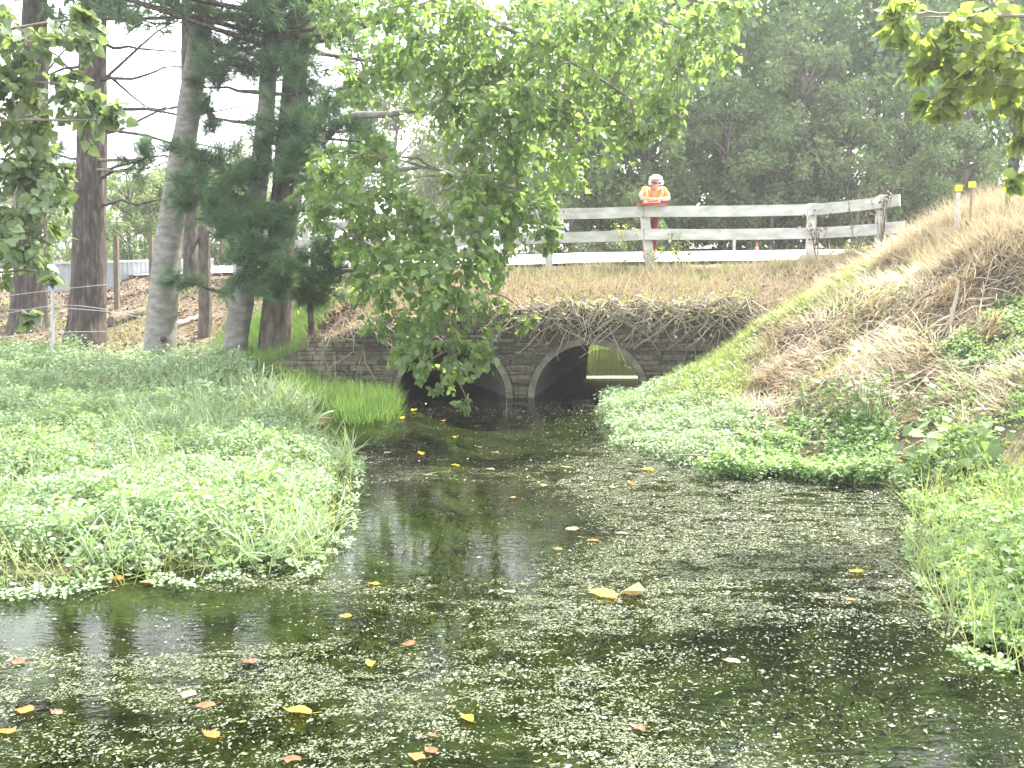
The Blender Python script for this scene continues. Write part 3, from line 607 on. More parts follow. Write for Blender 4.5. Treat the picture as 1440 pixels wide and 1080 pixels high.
# two added pines, their crowns unseen, put there to shade the left ground
pine(pd(270, 440, 26)[:2], [pd(268, 300, 26), pd(264, 100, 26), pd(262, -200, 26), pd(260, -600, 26)], .2, .1, [], 'slim pine added far behind the leaning grey trunk to shade the ground', above=60, seed=7)
pine(pd(-140, 470, 20)[:2], [pd(-140, 300, 20), pd(-140, 0, 20), pd(-135, -400, 20), pd(-130, -800, 20)], .33, .12, [], 'unseen pine added just outside the left edge to shade the ground', above=60, seed=8)
# small dark pine sapling by the bank
pine(pd(438, 517, 16.4)[:2], [pd(438, 470, 16.4), pd(436, 420, 16.4), pd(440, 370, 16.4), pd(445, 335, 16.4)], .075, .02, [(450, 350, 35, 16.2), (425, 385, 28, 16.0), (475, 370, 30, 16.1), (430, 420, 25, 16.1), (470, 405, 28, 16.1), (445, 395, 30, 16.4), (500, 380, 18, 16)], 'small dark young pine at the top of the culvert bank', seed=4, trunk_sides=10, dens=1.2)
# grey leaning trunk
gb = at(*pd(222, 516, 17.2)[:2]); grey = thing('leaning_tree', tuple(gb), 'smooth pale grey trunk leaning right between the dark pines', 'tree')
tp2 = trunk_pts([gb-[0, 0, .2], pd(228, 440, 17.2), pd(240, 320, 17.2), pd(262, 180, 17.2), pd(280, 60, 17.2), pd(300, -80, 17.2), pd(330, -400, 17), pd(350, -700, 17)], 60)
add('trunk', *tube(tp2, trunk_rad(tp2, .27, .1, .15), 20, rough=.04, seed=8, ridges=3), M['bark_grey'], grey, smooth=True)
s0 = tp2[nearest_on(tp2, pd(285, 95, 17.2))]
add('limb', *tube(wiggle(trunk_pts([s0, pd(335, 55, 16.6), pd(385, 5, 16.2), pd(430, -40, 16)], 14), .04, 3), np.linspace(.06, .04, 14), 8), M['bark_grey'], grey, smooth=True)
kn = pd(229, 477, 16.93); add('knot', *tube(np.array([kn+[0, .06, 0], kn+[0, -.02, 0], kn+[0, -.06, .01]]), [.05, .045, .015], 8), M['bark_pine'], grey)
cen = [tp2[-1-rng.integers(0, 18)]+rdir(1)[0]*rng.uniform(.3, 1.8) for k in range(26)]
P, R, S = leaf_set(cen, [.7]*26, [110]*26, .11); add('crown', *rep(*LEAF, P, R, S), M['poplar_grey'], grey, kind='stuff')
for c in cen[::3]:
    s0 = tp2[nearest_on(tp2, c)-2]; add('limb', *tube(bez(s0, (s0+c)/2+[0, 0, .2], c, 7), np.linspace(.05, .01, 7), 6), M['bark_grey'], grey)
# broken stump in the shade
sb = at(*pd(287, 462, 19)[:2]); stump = thing('broken_stump', tuple(sb), 'broken brown stump standing between the grey trunk and the young pine', 'stump')
P_ = trunk_pts([sb-[0, 0, .1], pd(288, 400, 19), pd(287, 335, 19), pd(286, 318, 19)], 14); add('trunk', *tube(P_, np.linspace(.13, .1, 14), 10, rough=.12, seed=6, ridges=3), M['bark_brown'], stump)
add('snag', *tube(wiggle(bez(P_[-2], pd(270, 345, 18.8), pd(255, 395, 18.6), 8), .05, 2), np.linspace(.04, .01, 8), 6), M['bark_pine'], stump)
add('snag', *tube(wiggle(bez(P_[-3], pd(310, 330, 18.9), pd(320, 350, 18.8), 6), .04, 4), np.linspace(.03, .01, 6), 6), M['bark_pine'], stump)

# --- background trees
def bg_crown(seed, h, wd, ncl, nleaf, size, low=.06):
    r = np.random.default_rng(seed); cen, rad = [], []
    for k in range(ncl):
        t = r.random()**.9; prof = wd*max(.12, math.sin(math.pi*min(1, t*.78+.14)))**.6; a = r.uniform(0, 2*math.pi); q = prof*math.sqrt(r.uniform(.15, 1))
        cen.append(np.array([q*math.cos(a), q*math.sin(a), h*(low+t*(1-low))])); rad.append(r.uniform(.42, .8)*wd/2.6)
    n_ = nleaf*ncl; k = np.repeat(np.arange(ncl), nleaf); d = r.normal(size=(n_, 3)); d = unit(d)*(r.random((n_, 1))**.45)
    P = np.array(cen)[k]+d*np.array(rad)[k][:, None]*[1, 1, .95]
    A = unit(d*.5+r.normal(size=(n_, 3))*.5+[0, 0, -.3]); R = frames(A, unit(r.normal(size=(n_, 3))+[0, 0, .8])); return np.array(cen), P, R, size*r.uniform(.6, 1.3, n_)
def bg_tree_meshes(seed, h, wd, ncl, nleaf, size, m, low=.06):
    cen, P, R, S = bg_crown(seed, h, wd, ncl, nleaf, size, low)
    V, F = rep(*LEAF4, P, R, S); cm = fastmesh('crown', V, F); cm.materials.append(m)
    tpt = wiggle(trunk_pts([(0, 0, -.3), (.1, 0, h*.3), (-.1, .1, h*.6), (0, 0, h*.9)], 20), .1, seed); tr = tube(tpt, np.linspace(.24*h/12, .04, 20), 10)
    lim = []
    for c in cen[::3]:
        s0 = tpt[max(1, nearest_on(tpt, c)-3)]; lim.append(tube(wiggle(bez(s0, (s0+c)/2+[0, 0, .2], c, 6), .1, int(abs(c[0]*30))), np.linspace(.06, .012, 6), 5))
    tm = fastmesh('trunk', *tr); tm.materials.append(M['bark_brown']); lm = fastmesh('limbs', *join(lim)); lm.materials.append(M['bark_brown']); return cm, tm, lm
VAR = [bg_tree_meshes(21, 13, 3.1, 112, 95, .2, M['bgleaf']), bg_tree_meshes(22, 14, 2.7, 106, 95, .2, M['bgleaf']), bg_tree_meshes(23, 12, 3.3, 114, 95, .2, M['bgleaf'])]
BUSH = [bg_tree_meshes(31, 4.2, 1.7, 55, 150, .12, M['bgleaf2'], .02), bg_tree_meshes(32, 5.4, 1.5, 55, 150, .12, M['bgleaf2'], .02)]
PALE = [bg_tree_meshes(41, 6.5, 2.6, 70, 130, .16, M['bgleaf3']), bg_tree_meshes(42, 4.2, 2.0, 50, 130, .14, M['bgleaf3'], .0)]
def bgtree(x, y, var, sc, rz, label, name='hedgerow_tree', cat='tree', group=None, zoff=0):
    b = at(x, y); t = thing(name, (b[0], b[1], b[2]+zoff), label, cat, group); t.rotation_euler.z = rz; t.scale = (sc, sc, sc)
    for nm, me in zip(('crown', 'trunk', 'limbs'), var):
        o = link(nm, me, t)
        if nm != 'trunk': o['kind'] = 'stuff'
    return t
BG = [(845, 33), (905, 37), (960, 31), (1035, 34), (1100, 31.5), (1165, 36), (1225, 31), (1290, 34), (1345, 30.5), (1410, 33), (1480, 31), (1560, 34), (1640, 36), (1060, 42), (1380, 42)]
for k, (px_, D) in enumerate(BG):
    x = pd(px_, 360, D)[0]; bgtree(x, D, VAR[k % 3], [.95, .88, 1.0, .9][k % 4], k*1.3, 'tall dark leafy tree in the dense row beyond the road', group='trees in the row beyond the road')
BLAB = ['light bush at the fence post nearest the hanging poplar', 'light bush between that post and the person, beyond the road', 'rounded light green bush directly behind the person', 'narrow light bush just right of the person, beyond the road', 'light bush behind the middle of the long rails, left of the marker post', 'light bush right behind the traffic cone', 'tallest pointed light bush in the row, behind the bent fence post', 'light bush between the bent post and the end post', 'small light bush behind the end post of the fence', 'rightmost light bush, between fence end and bank crest']
BU = [(800, 27.5, 0, 1.0), (845, 28.5, 1, .95), (900, 28, 0, 1.05), (945, 29, 1, .8), (1020, 28.5, 1, .85), (1085, 28, 0, .8), (1130, 28.6, 1, 1.15), (1190, 28, 0, .85), (1255, 28, 1, .75), (1320, 27.5, 0, .8)]
for k, (px_, D, v, sc) in enumerate(BU):
    x = pd(px_, 360, D)[0]; bgtree(x, D, BUSH[v], sc, k*2.1, BLAB[k], 'roadside_bush', 'bush', 'bushes along the far road edge')
PA = [(680, 36, 0, 1., 'pale silvery tree seen through the poplar boughs above the fence'), (560, 44, 0, 1.1, 'pale distant tree behind the poplar, over the left end of the fence'), (195, 40, 1, .9, 'pale shrub beyond the grey sheet between dark pine and leaning trunk'), (270, 38, 1, .95, 'pale shrub just right of the leaning grey trunk, far behind'), (90, 44, 1, 1., 'pale shrub between the two dark pine trunks, far behind'), (330, 42, 1, 1.1, 'pale shrub far behind the long needled pine'), (420, 40, 1, .8, 'pale shrub at the left end of the road fence'), (20, 46, 1, 1.1, 'pale shrub far behind the leftmost pine'), (620, 50, 0, .8, 'pale small tree behind the fence post among poplar leaves')]
for k, (px_, D, v, sc, lab) in enumerate(PA):
    bgtree(pd(px_, 360, D)[0], D, PALE[v], sc, k*1.7, lab, 'distant_tree' if v == 0 else 'distant_shrub', 'tree' if v == 0 else 'shrub')
for k, (px_, D, sc, lab) in enumerate(((65, 31, .62, 'green shrub behind the sheet fence, between the two leftmost pines'), (185, 32, .6, 'green shrub behind the sheet fence, right of the broad dark pine'), (235, 33, .7, 'green shrub behind the sheet fence at the leaning grey trunk'), (310, 31, .6, 'green shrub in the gap right of the broken stump'), (355, 33, .75, 'green shrub far behind the long needled pine'), (130, 34, .7, 'green shrub showing either side of the broad dark pine'))):
    bgtree(pd(px_, 360, D)[0], D, BUSH[k % 2], sc, k*2.3, lab, 'paddock_shrub', 'shrub')
# greenery on the far side of the culvert
bgtree(2.3, 25.0, PALE[1], .4, 1, 'sunlit shrub glimpsed through the right culvert arch', 'far_bank_shrub', 'shrub')
bgtree(3.3, 25.8, BUSH[0], .4, 2, 'green bush glimpsed through the right culvert arch, farther back', 'far_bank_bush', 'bush')

# ------------------------------------------------------------------ left-hand bits: wire fence, old posts, sheet wall
wf = thing('wire_fence', tuple(at(*pd(72, 492, 17.6)[:2])), 'slack wire fence with a slim metal standard before the dark pine', 'fence')
s = at(*pd(72, 494, 17.6)[:2]); top = pd(74, 404, 17.6)
add('standard', *obox(s-[0, 0, .1], top, np.array([0, -1., 0]), .045, .045), M['iron'], wf)
e0 = at(*pd(-60, 480, 18)[:2]); add('standard', *obox(e0-[0, 0, .1], e0+[0, 0, 1.15], np.array([0, -1., 0]), .045, .045), M['iron'], wf)
for (a, b, c) in (((-60, 425), (74, 408), (152, 400)), ((-60, 455), (74, 430), (150, 435)), ((-60, 480), (74, 468), (152, 466)), ((74, 432), (150, 438), (205, 447)), ((74, 490), (120, 496), (155, 480))):
    P_ = trunk_pts([pd(*a, 17.7), pd(*b, 17.57), pd(*c, 17.6)], 14); add('wire', *tube(P_, .006, 5), M['wire'], wf)
of = thing('old_post_fence', tuple(at(*pd(164, 425, 23)[:2])), 'two weathered timber fence posts behind the dark pine', 'fence')
for px_, y0, y1, D in ((164, 427, 331, 23), (213, 400, 331, 25), (556, 400, 330, 30)) [:2]:
    a = at(*pd(px_, y0, D)[:2]); b = pd(px_-1, y1, D); add('post', *obox(a-[0, 0, .2], b, np.array([0, -1., 0]), .1, .1), M['timber'], of)
# grey-blue sheet fence with pale rim
sheet = thing('sheet_fence', tuple(at(*pd(170, 392, 27)[:2])), 'low blue-grey corrugated sheet fence with white capping behind the pines', 'fence')
a = pd(60, 372, 27); b = pd(300, 366, 30); nn = 260; t = np.linspace(0, 1, nn); top = a+(b-a)*t[:, None]; dep = np.sin(t*nn*.9)*.02
gd = Hs(top[:, 0], top[:, 1])-.1
V = np.concatenate([np.stack([top[:, 0], top[:, 1]+dep, gd], -1), np.stack([top[:, 0], top[:, 1]+dep, top[:, 2]], -1)]); ii = np.arange(2*nn).reshape(2, nn)
add('sheet', V, np.stack([ii[0, :-1], ii[0, 1:], ii[1, 1:], ii[1, :-1]], -1), M['iron'], sheet)
add('capping', *obox(a+[0, -.01, .03], b+[0, -.01, .03], UPV, .1, .07), M['white'], sheet)
# logs lying under the pines
def log(name, a, b, D, r, label, m='timber'):
    p, q = at(*pd(*a, D[0])[:2]), at(*pd(*b, D[1])[:2]); p[2] += r*.7; q[2] += r*.7
    P_ = wiggle(np.linspace(p, q, 14), .04, int(a[0])); V, F = tube(P_, np.linspace(r, r*.75, 14), 9, rough=.12, seed=a[0], ridges=3)
    return add(name, V, F, M[m], label=label, category='log')
log('fallen_log', (156, 448), (205, 432), (21, 21.6), .12, 'mossy fallen log lying behind the foot of the dark pine')
log('fallen_log', (246, 452), (290, 436), (20, 20.4), .06, 'thin pale fallen log beside the broken stump', 'deadwood')
log('fallen_log', (438, 462), (500, 480), (18, 16.8), .09, 'dark fallen log on the bank left of the culvert')
log('fallen_log', (446, 440), (480, 462), (18.6, 17.4), .05, 'thin pale fallen log on the bank above the young pine', 'deadwood')

# ------------------------------------------------------------------ person with clipboard
def skin(name, verts, edges, rad_, m, parent=None, sub=2, root=0):
    me = bpy.data.meshes.new(name); me.from_pydata([tuple(v) for v in verts], edges, []); o = bpy.data.objects.new(name, me); COL.objects.link(o)
    sk = o.modifiers.new('skin', 'SKIN'); sk.branch_smoothing = .6; 
    for i, d in enumerate(me.skin_vertices[0].data): d.radius = rad_[i] if isinstance(rad_[i], tuple) else (rad_[i], rad_[i]); d.use_root = (i == root)
    ss_ = o.modifiers.new('sub', 'SUBSURF'); ss_.levels = sub; ss_.render_levels = sub
    dg = bpy.context.evaluated_depsgraph_get(); nm = bpy.data.meshes.new_from_object(o.evaluated_get(dg)); bpy.data.objects.remove(o); nm.name = name
    nm.materials.clear(); nm.materials.append(m); nm.polygons.foreach_set('use_smooth', np.ones(len(nm.polygons), bool)); return nm
M['skin'] = mat('skin', (.46, .29, .22), (.54, .36, .28), rough=.55, mode='noise', scale=12)
M['hair'] = mat('white_hair', (.8, .77, .68), (.88, .86, .8), rough=.6)
M['shirt'] = mat('pale_shirt', (.5, .47, .42), (.62, .58, .53), rough=.85, mode='noise', scale=14)
M['trouser'] = mat('maroon_trousers', (.09, .014, .018), (.15, .026, .03), rough=.85, mode='noise', scale=10)
M['boot'] = mat('boot', (.12, .13, .09), (.2, .2, .15), rough=.7, mode='noise', scale=10)
M['red'] = mat('red_clipboard', (.32, .03, .025), (.4, .05, .04), rough=.45, mode='noise', scale=4)
M['dark'] = mat('dark_plastic', (.015, .015, .015), rough=.3)
M['paper'] = mat('paper', (.8, .8, .78), rough=.8)
def vest_mat():
    m = mat('hi_vis_vest', (.85, .24, .01), (.95, .3, .015), rough=.7, mode='noise', scale=9); t = m.node_tree; N = t.nodes; L = t.links; p = N['Principled BSDF']
    tc = N.new('ShaderNodeTexCoord'); sx = N.new('ShaderNodeSeparateXYZ'); L.new(tc.outputs['Object'], sx.inputs[0])
    ab = N.new('ShaderNodeMath'); ab.operation = 'ABSOLUTE'; L.new(sx.outputs[0], ab.inputs[0])
    cm = N.new('ShaderNodeMath'); cm.operation = 'COMPARE'; cm.inputs[1].default_value = .125; cm.inputs[2].default_value = .026; L.new(ab.outputs[0], cm.inputs[0])
    cz = N.new('ShaderNodeMath'); cz.operation = 'COMPARE'; cz.inputs[1].default_value = 1.0; cz.inputs[2].default_value = .025; L.new(sx.outputs[2], cz.inputs[0])
    mxm = N.new('ShaderNodeMath'); mxm.operation = 'MAXIMUM'; L.new(cm.outputs[0], mxm.inputs[0]); L.new(cz.outputs[0], mxm.inputs[1])
    mx = N.new('ShaderNodeMix'); mx.data_type = 'RGBA'; L.new(mxm.outputs[0], mx.inputs[0]); L.new(p.inputs['Base Color'].links[0].from_socket, mx.inputs[6]); mx.inputs[7].default_value = (.75, .68, .6, 1); L.new(mx.outputs[2], p.inputs['Base Color'])
    return m
M['vest'] = vest_mat()
pz = at(2.47, 18.02)
pz[2] = roadz(2.47, 18.02)+.02
person = thing('person', tuple(pz), 'person in orange hi-vis vest leaning over the fence rail, writing on a red clipboard', 'person')
V, E, Rr = [], [], []
def vtx(p, r, par=None):
    V.append(p); Rr.append(r)
    if par is not None: E.append((par, len(V)-1))
    return len(V)-1
pel = vtx((0, .03, .87), (.13, .1)); wai = vtx((0, -.04, 1.0), (.13, .1), pel); che = vtx((0, -.16, 1.15), (.155, .105), wai); nb_ = vtx((0, -.25, 1.27), (.08, .07), che)
nk = vtx((0, -.3, 1.295), .055, nb_); hd = vtx((0, -.355, 1.32), (.07, .082), nk); hm = vtx((0, -.39, 1.365), (.075, .09), hd); ht = vtx((0, -.385, 1.425), (.06, .068), hm)
nose = vtx((0, -.492, 1.33), .014, hm)
for s in (-1, 1):
    vtx((s*.086, -.365, 1.375), (.014, .022), hm)
    sh = vtx((s*.16, -.23, 1.255), .065, che); el = vtx((s*.25, -.32, 1.09), .045, sh); wr = vtx((s*.085, -.475, 1.075), .03, el); pa = vtx((s*.035, -.51, 1.072), (.036, .018), wr)
    for q, (dx, dy, ln) in enumerate(((-.018, -.055, .9), (-.03, -.04, 1.), (-.038, -.022, 1.), (-.036, -.002, .85))):
        a = vtx((s*(.035+dx*.7), -.51+dy*.8, 1.07+.012), .009, pa); vtx((s*(.035+dx*1.5*ln), -.51+dy*1.4*ln, 1.062), .0075, a)
    a = vtx((s*.06, -.545, 1.075), .010, pa); vtx((s*.035, -.575, 1.07), .0085, a)
    hp = vtx((s*.08, .04, .81), .088, pel); kn_ = vtx((s*.07, -.01, .45), .06, hp); an = vtx((s*.065, .04, .09), .042, kn_); vtx((s*.075, -.1, .04), (.036, .03), an)
link('body', skin('body', V, E, Rr, M['skin']), person)
V, E, Rr = [], [], []
wai = vtx((0, -.01, .93), (.15, .12)); che = vtx((0, -.155, 1.15), (.172, .122), wai); nb_ = vtx((0, -.245, 1.262), (.09, .08), che)
for s in (-1, 1): sh = vtx((s*.162, -.23, 1.255), .078, che); el = vtx((s*.238, -.305, 1.11), .062, sh)
shm = skin('shirt', V, E, Rr, M['shirt']); link('shirt', shm, person)
bm = bmesh.new(); bm.from_mesh(shm); bm.normal_update()
for v in bm.verts: v.co += v.normal*.014
kill = []
for f in bm.faces:
    c = f.calc_center_median(); front_ = f.normal.y < -.1
    if abs(c.x) > .215 or c.z < .9 or c.z > 1.345 or (front_ and abs(c.x) < .014+.17*max(0, c.z-1.03)): kill.append(f)
bmesh.ops.delete(bm, geom=kill, context='FACES'); vm = bpy.data.meshes.new('vest'); bm.to_mesh(vm); bm.free(); vm.materials.clear(); vm.materials.append(M['vest']); link('vest', vm, person)
V, E, Rr = [], [], []
pel = vtx((0, .03, .9), (.15, .125))
for s in (-1, 1):
    hp = vtx((s*.08, .04, .79), .1, pel); kn_ = vtx((s*.07, -.01, .45), .072, hp); an = vtx((s*.066, .035, .13), .06, kn_)
link('trousers', skin('trousers', V, E, Rr, M['trouser']), person)
for s in (-1, 1):
    V, E, Rr = [], [], []
    a = vtx((s*.066, .045, .16), .054); b = vtx((s*.066, .05, .06), (.055, .06), a); vtx((s*.078, -.12, .045), (.047, .042), b); link('boot', skin('boot', V, E, Rr, M['boot'], sub=2), person)
hv = []
for k in range(420):
    d = rdir(1)[0]; d[2] = abs(d[2])*1.1-.3; d = unit(d[None])[0]
    if d[1] < -.1 and d[2] < .45: continue
    c = np.array([0, -.375, 1.372]); p = c+d*np.array([.078, .088, .08])
    t_ = unit((d+rdir(1)[0]*.8+[0, 0, -.2])[None])[0]; hv.append(tube(bez(p, p+d*.022, p+d*.025+t_*.035, 4), [.014, .013, .009, .003], 4))
hV, hF = join(hv); ho = add('hair', hV+pz, hF, M['hair'], person)
gv = [tube(np.array([[-.08, -.37, 1.41], [-.06, -.45, 1.4], [-.01, -.462, 1.395]]), [.012, .016, .014], 6), tube(np.array([[.08, -.37, 1.41], [.06, -.45, 1.4], [.01, -.462, 1.395]]), [.012, .016, .014], 6), tube(np.array([[-.02, -.463, 1.397], [.02, -.463, 1.397]]), .006, 5)]
gV, gF = join(gv); add('glasses', gV+pz+[0, -.024, -.046], gF, M['dark'], person)
bd = [tube(bez(np.array([x, -.425, 1.345])+0, [x*1.1, -.44, 1.325], [x*1.1, -.42, 1.295], 4), [.018, .018, .014, .004], 5) for x in np.linspace(-.05, .05, 7)]
person.rotation_euler.z = math.radians(6)
# red clipboard resting on the top rail
cbp = pd(916, 288.5, 17.45); cb = thing('clipboard', tuple(cbp), 'long red clipboard lying on the white top rail under the writing hands', 'clipboard')
add('board', *obox(cbp+[-.24, 0, .012], cbp+[.27, 0, .022], np.array([0, 0, 1.]), .3, .035), M['red'], cb)
add('sheet', *obox(cbp+[-.16, 0, .036], cbp+[.14, 0, .044], np.array([0, 0, 1.]), .22, .004), M['paper'], cb)

# ------------------------------------------------------------------ cone, marker post, stakes
M['orange'] = mat('cone_orange', (.8, .12, .015), (.9, .17, .03), rough=.5, mode='noise', scale=8)
M['yellow'] = mat('yellow_marker', (.75, .5, .02), (.85, .6, .05), rough=.5, mode='noise', scale=8)
cx_, cy_ = pd(1064, 358, 26.6)[0], 26.6; cz_ = float(Hs(np.array([cx_]), np.array([cy_]))[0])
CS = (pd(1064, 341, 26.6)[2]-cz_)/.48
co = thing('traffic_cone', (cx_, cy_, cz_), 'small orange and white traffic cone beyond the road', 'cone')
V, F = box(cx_-.17*CS, cx_+.17*CS, cy_-.17*CS, cy_+.17*CS, cz_-.01, cz_+.04*CS); add('base', V, F, M['orange'], co)
def cone_seg(z0, z1, r0, r1, m, nm): z0, z1, r0, r1 = z0*CS, z1*CS, r0*CS, r1*CS; add(nm, *tube(np.array([[cx_, cy_, cz_+z0], [cx_, cy_, cz_+(z0+z1)/2], [cx_, cy_, cz_+z1]]), [r0, (r0+r1)/2, r1], 16), m, co, smooth=False)
cone_seg(.04, .18, .125, .095, M['orange'], 'lower_cone'); cone_seg(.18, .3, .096, .07, M['white'], 'white_band'); cone_seg(.3, .48, .069, .03, M['orange'], 'cone_tip')
mp_ = np.array([pd(1032, 358, 25.4)[0], 25.4, 0]); mp_[2] = float(Hs(mp_[:1], mp_[1:2])[0])
mk = thing('marker_post', tuple(mp_), 'thin white marker post beside the traffic cone', 'post')
add('shaft', *obox(mp_, mp_+[0, 0, .42], np.array([0, -1., 0]), .07, .04), M['white'], mk); add('cap', *obox(mp_+[0, 0, .42], mp_+[0, 0, .46], np.array([0, -1., 0]), .05, .03), M['white'], mk)
for px_, py0, py1, D, lab, sm in ((1348, 316, 265, 13.6, 'white stake with yellow cap, leftmost of three on the right bank crest', 'white'), (1367, 300, 260, 13.4, 'short stake with yellow cap, middle of three on the right bank crest', 'deadwood'), (1419, 284, 249, 13.1, 'dark stake with yellow cap, rightmost of three on the right bank crest', 'timber')):
    tpv = pd(px_, py1, D); gq = at(tpv[0], D); st = thing('survey_stake', tuple(gq), lab, 'stake')
    add('shaft', *obox(gq-[0, 0, .15], tpv, np.array([0, -1., 0]), .05 if sm != 'deadwood' else .025, .03), M[sm], st); add('cap', *obox(tpv-[0, 0, .035], tpv+[0, 0, .045], np.array([0, -1., 0]), .075, .06), M['yellow'], st)

# ------------------------------------------------------------------ vegetation
BLADE = (np.array([[-.5, 0, 0], [.5, 0, 0], [-.36, .5, .06], [.36, .5, .06], [0, 1, .24]]), np.array([[0, 1, 3], [0, 3, 2], [2, 3, 4]]))
ARCH_B = (np.array([[-.5, 0, 0], [.5, 0, 0], [-.45, .4, .08], [.45, .4, .08], [-.35, .72, .26], [.35, .72, .26], [0, .92, .56]]), np.array([[0, 1, 3], [0, 3, 2], [2, 3, 5], [2, 5, 4], [4, 5, 6]]))
def W(pts, z=0.): return np.array([gz(*p, z) for p in pts])
def softm(poly, dist, gap=0., sc=2.4, seed=0.):
    f = edge_fade(poly, 1e-3); P0 = np.asarray(poly)[:, :2]
    def m(x, y):
        d = np.full(len(x), 1e9); q = np.stack([x, y], -1)
        for a, b in zip(P0, np.roll(P0, -1, 0)):
            ab = b-a; t = np.clip(((q-a)@ab)/max(ab@ab, 1e-9), 0, 1); d = np.minimum(d, np.linalg.norm(q-(a+t[:, None]*ab), axis=1))
        nz = fbm(x, y, sc, seed+3.3, 4); o = ss((d/dist-1.6*(nz-.25))/.35)
        return o*(1-gap*(1-ss((fbm(x, y, sc*1.3, seed+8.1, 3)-.38)/.16)))
    return m
def scatter(poly, n_, mask=None):
    poly = np.asarray(poly)[:, :2]; lo, hi = poly.min(0), poly.max(0); o = np.zeros((0, 2))
    while len(o) < n_:
        q = lo+(hi-lo)*rng.random((n_*2, 2)); q = q[inpoly(q[:, 0], q[:, 1], poly)]
        if mask is not None: q = q[rng.random(len(q)) < mask(q[:, 0], q[:, 1])]
        o = np.concatenate([o, q])
        if len(q) == 0: break
    o = o[:n_]; return np.stack([o[:, 0], o[:, 1], Hs(o[:, 0], o[:, 1])], -1)
def blades(P, h, wd, lean=.35, tmpl=BLADE, up=1.):
    n_ = len(P); A = unit(rng.normal(size=(n_, 3))*lean+[0, 0, up]); az = rng.uniform(0, 2*math.pi, n_); Nn = np.stack([np.cos(az), np.sin(az), np.zeros(n_)], -1)
    hh = h*rng.uniform(.5, 1.25, n_); S = np.stack([np.full(n_, wd)*rng.uniform(.7, 1.3, n_), hh, hh], -1); return rep(*tmpl, P, frames(A, Nn), S)
def swept(P, h, wd):
    n_ = len(P); az = 2*math.pi*(fbm(P[:, 0], P[:, 1], 1.1, 31.)*2.2)+rng.normal(size=n_)*.7; A = unit(np.stack([np.cos(az), np.sin(az), .25+.5*fbm(P[:, 0], P[:, 1], 2.3, 41.)], -1)+rng.normal(size=(n_, 3))*[.2, .2, .35])
    hh = h*rng.uniform(.3, 1.5, n_); S = np.stack([wd*rng.uniform(.6, 1.5, n_), hh, -hh*rng.uniform(0, 1, n_)], -1); return rep(*BLADE, P, frames(A, np.tile([0, -.2, 1.], (n_, 1))), S)
def leaflets(P, size, up=.9, tmpl=LEAF4, tilt=.8, asp=1.):
    n_ = len(P); A = unit(rng.normal(size=(n_, 3))*[1, 1, .45]+[0, 0, .1]); Nn = unit(rdir(n_)*tilt+[0, 0, up]); s = size*rng.uniform(.55, 1.3, n_)
    return rep(*tmpl, P, frames(A, Nn), np.stack([s*asp, s, s], -1))
def mound(P, hmax, sc=1.2, edge=None):
    hgt = hmax*(.1+.85*fbm(P[:, 0], P[:, 1], sc, 5.)+.75*(fbm(P[:, 0], P[:, 1], sc*4, 15.)-.35)); hgt = np.maximum(hgt, hmax*.06)
    if edge is not None: hgt = hgt*edge(P[:, 0], P[:, 1])
    return hgt
def edge_fade(poly, dist):
    poly = np.asarray(poly)[:, :2]
    def f(x, y):
        d = np.full(len(x), 1e9); q = np.stack([x, y], -1)
        for a, b in zip(poly, np.roll(poly, -1, 0)):
            ab = b-a; t = np.clip(((q-a)@ab)/max(ab@ab, 1e-9), 0, 1); d = np.minimum(d, np.linalg.norm(q-(a+t[:, None]*ab), axis=1))
        return .18+.82*ss(d/dist)
    return f
# watercress bed on the left
cress_poly = W([(-140, 842), (60, 832), (150, 826), (300, 815), (430, 803), (470, 782), (486, 740), (490, 700), (502, 650), (470, 628), (440, 612), (330, 596), (200, 575), (100, 560), (-40, 560), (-220, 600)])
P = scatter(cress_poly, 150000, softm(cress_poly, .35, .93, 2.6)); ef = edge_fade(cress_poly, .7); hh = mound(P, .42, 1.1, ef)
zz = rng.random(len(P))**.5; P[:, 2] = np.maximum(P[:, 2], .0)+.01+hh*zz*1.0+np.abs(rng.normal(size=len(P)))*.035*zz
top_ = rng.random(len(P)) < .38; V1, F1 = leaflets(P[top_], .038, tmpl=OVAL, tilt=.95, asp=1.05); F1 = np.asarray(F1); V2, F2 = leaflets(P[~top_], .038, tilt=.95, asp=.8)
add('watercress_bed', *join([(V1, F1), (V2, F2)]), M['cress'], label='pale green watercress bed spreading over the left water edge', category='watercress', kind='stuff')
P = scatter(cress_poly, 7000); P[:, 2] = np.maximum(P[:, 2], -.02); add('watercress_stems', *blades(P, .42, .007, .55), M['grass_lime'], label='thin stems standing in the left watercress bed', category='watercress', kind='stuff')
P = scatter(cress_poly, 7000, lambda x, y: ss((fbm(x, y, 1.7, 33.)-.5)/.1)+.02); hh = mound(P, .5, 1.1, ef); P[:, 2] = np.maximum(P[:, 2], 0)+hh*(.6+.5*rng.random(len(P))); add('broad_weeds', *leaflets(P, .07, tmpl=OVAL, tilt=.9, asp=.8), M['cress_hi'], label='taller broad-leaved weeds dotted through the left watercress', category='herbs', kind='stuff')
P = scatter(cress_poly, 5000, lambda x, y: ss((fbm(x, y, 1.2, 44.)-.52)/.1)+.02); P[:, 2] = np.maximum(P[:, 2], 0)+.1; add('pale_blades', *blades(P, .36, .012, .6, ARCH_B), M['reed'], label='pale grass blades arching out of the left watercress', category='grass', kind='stuff')
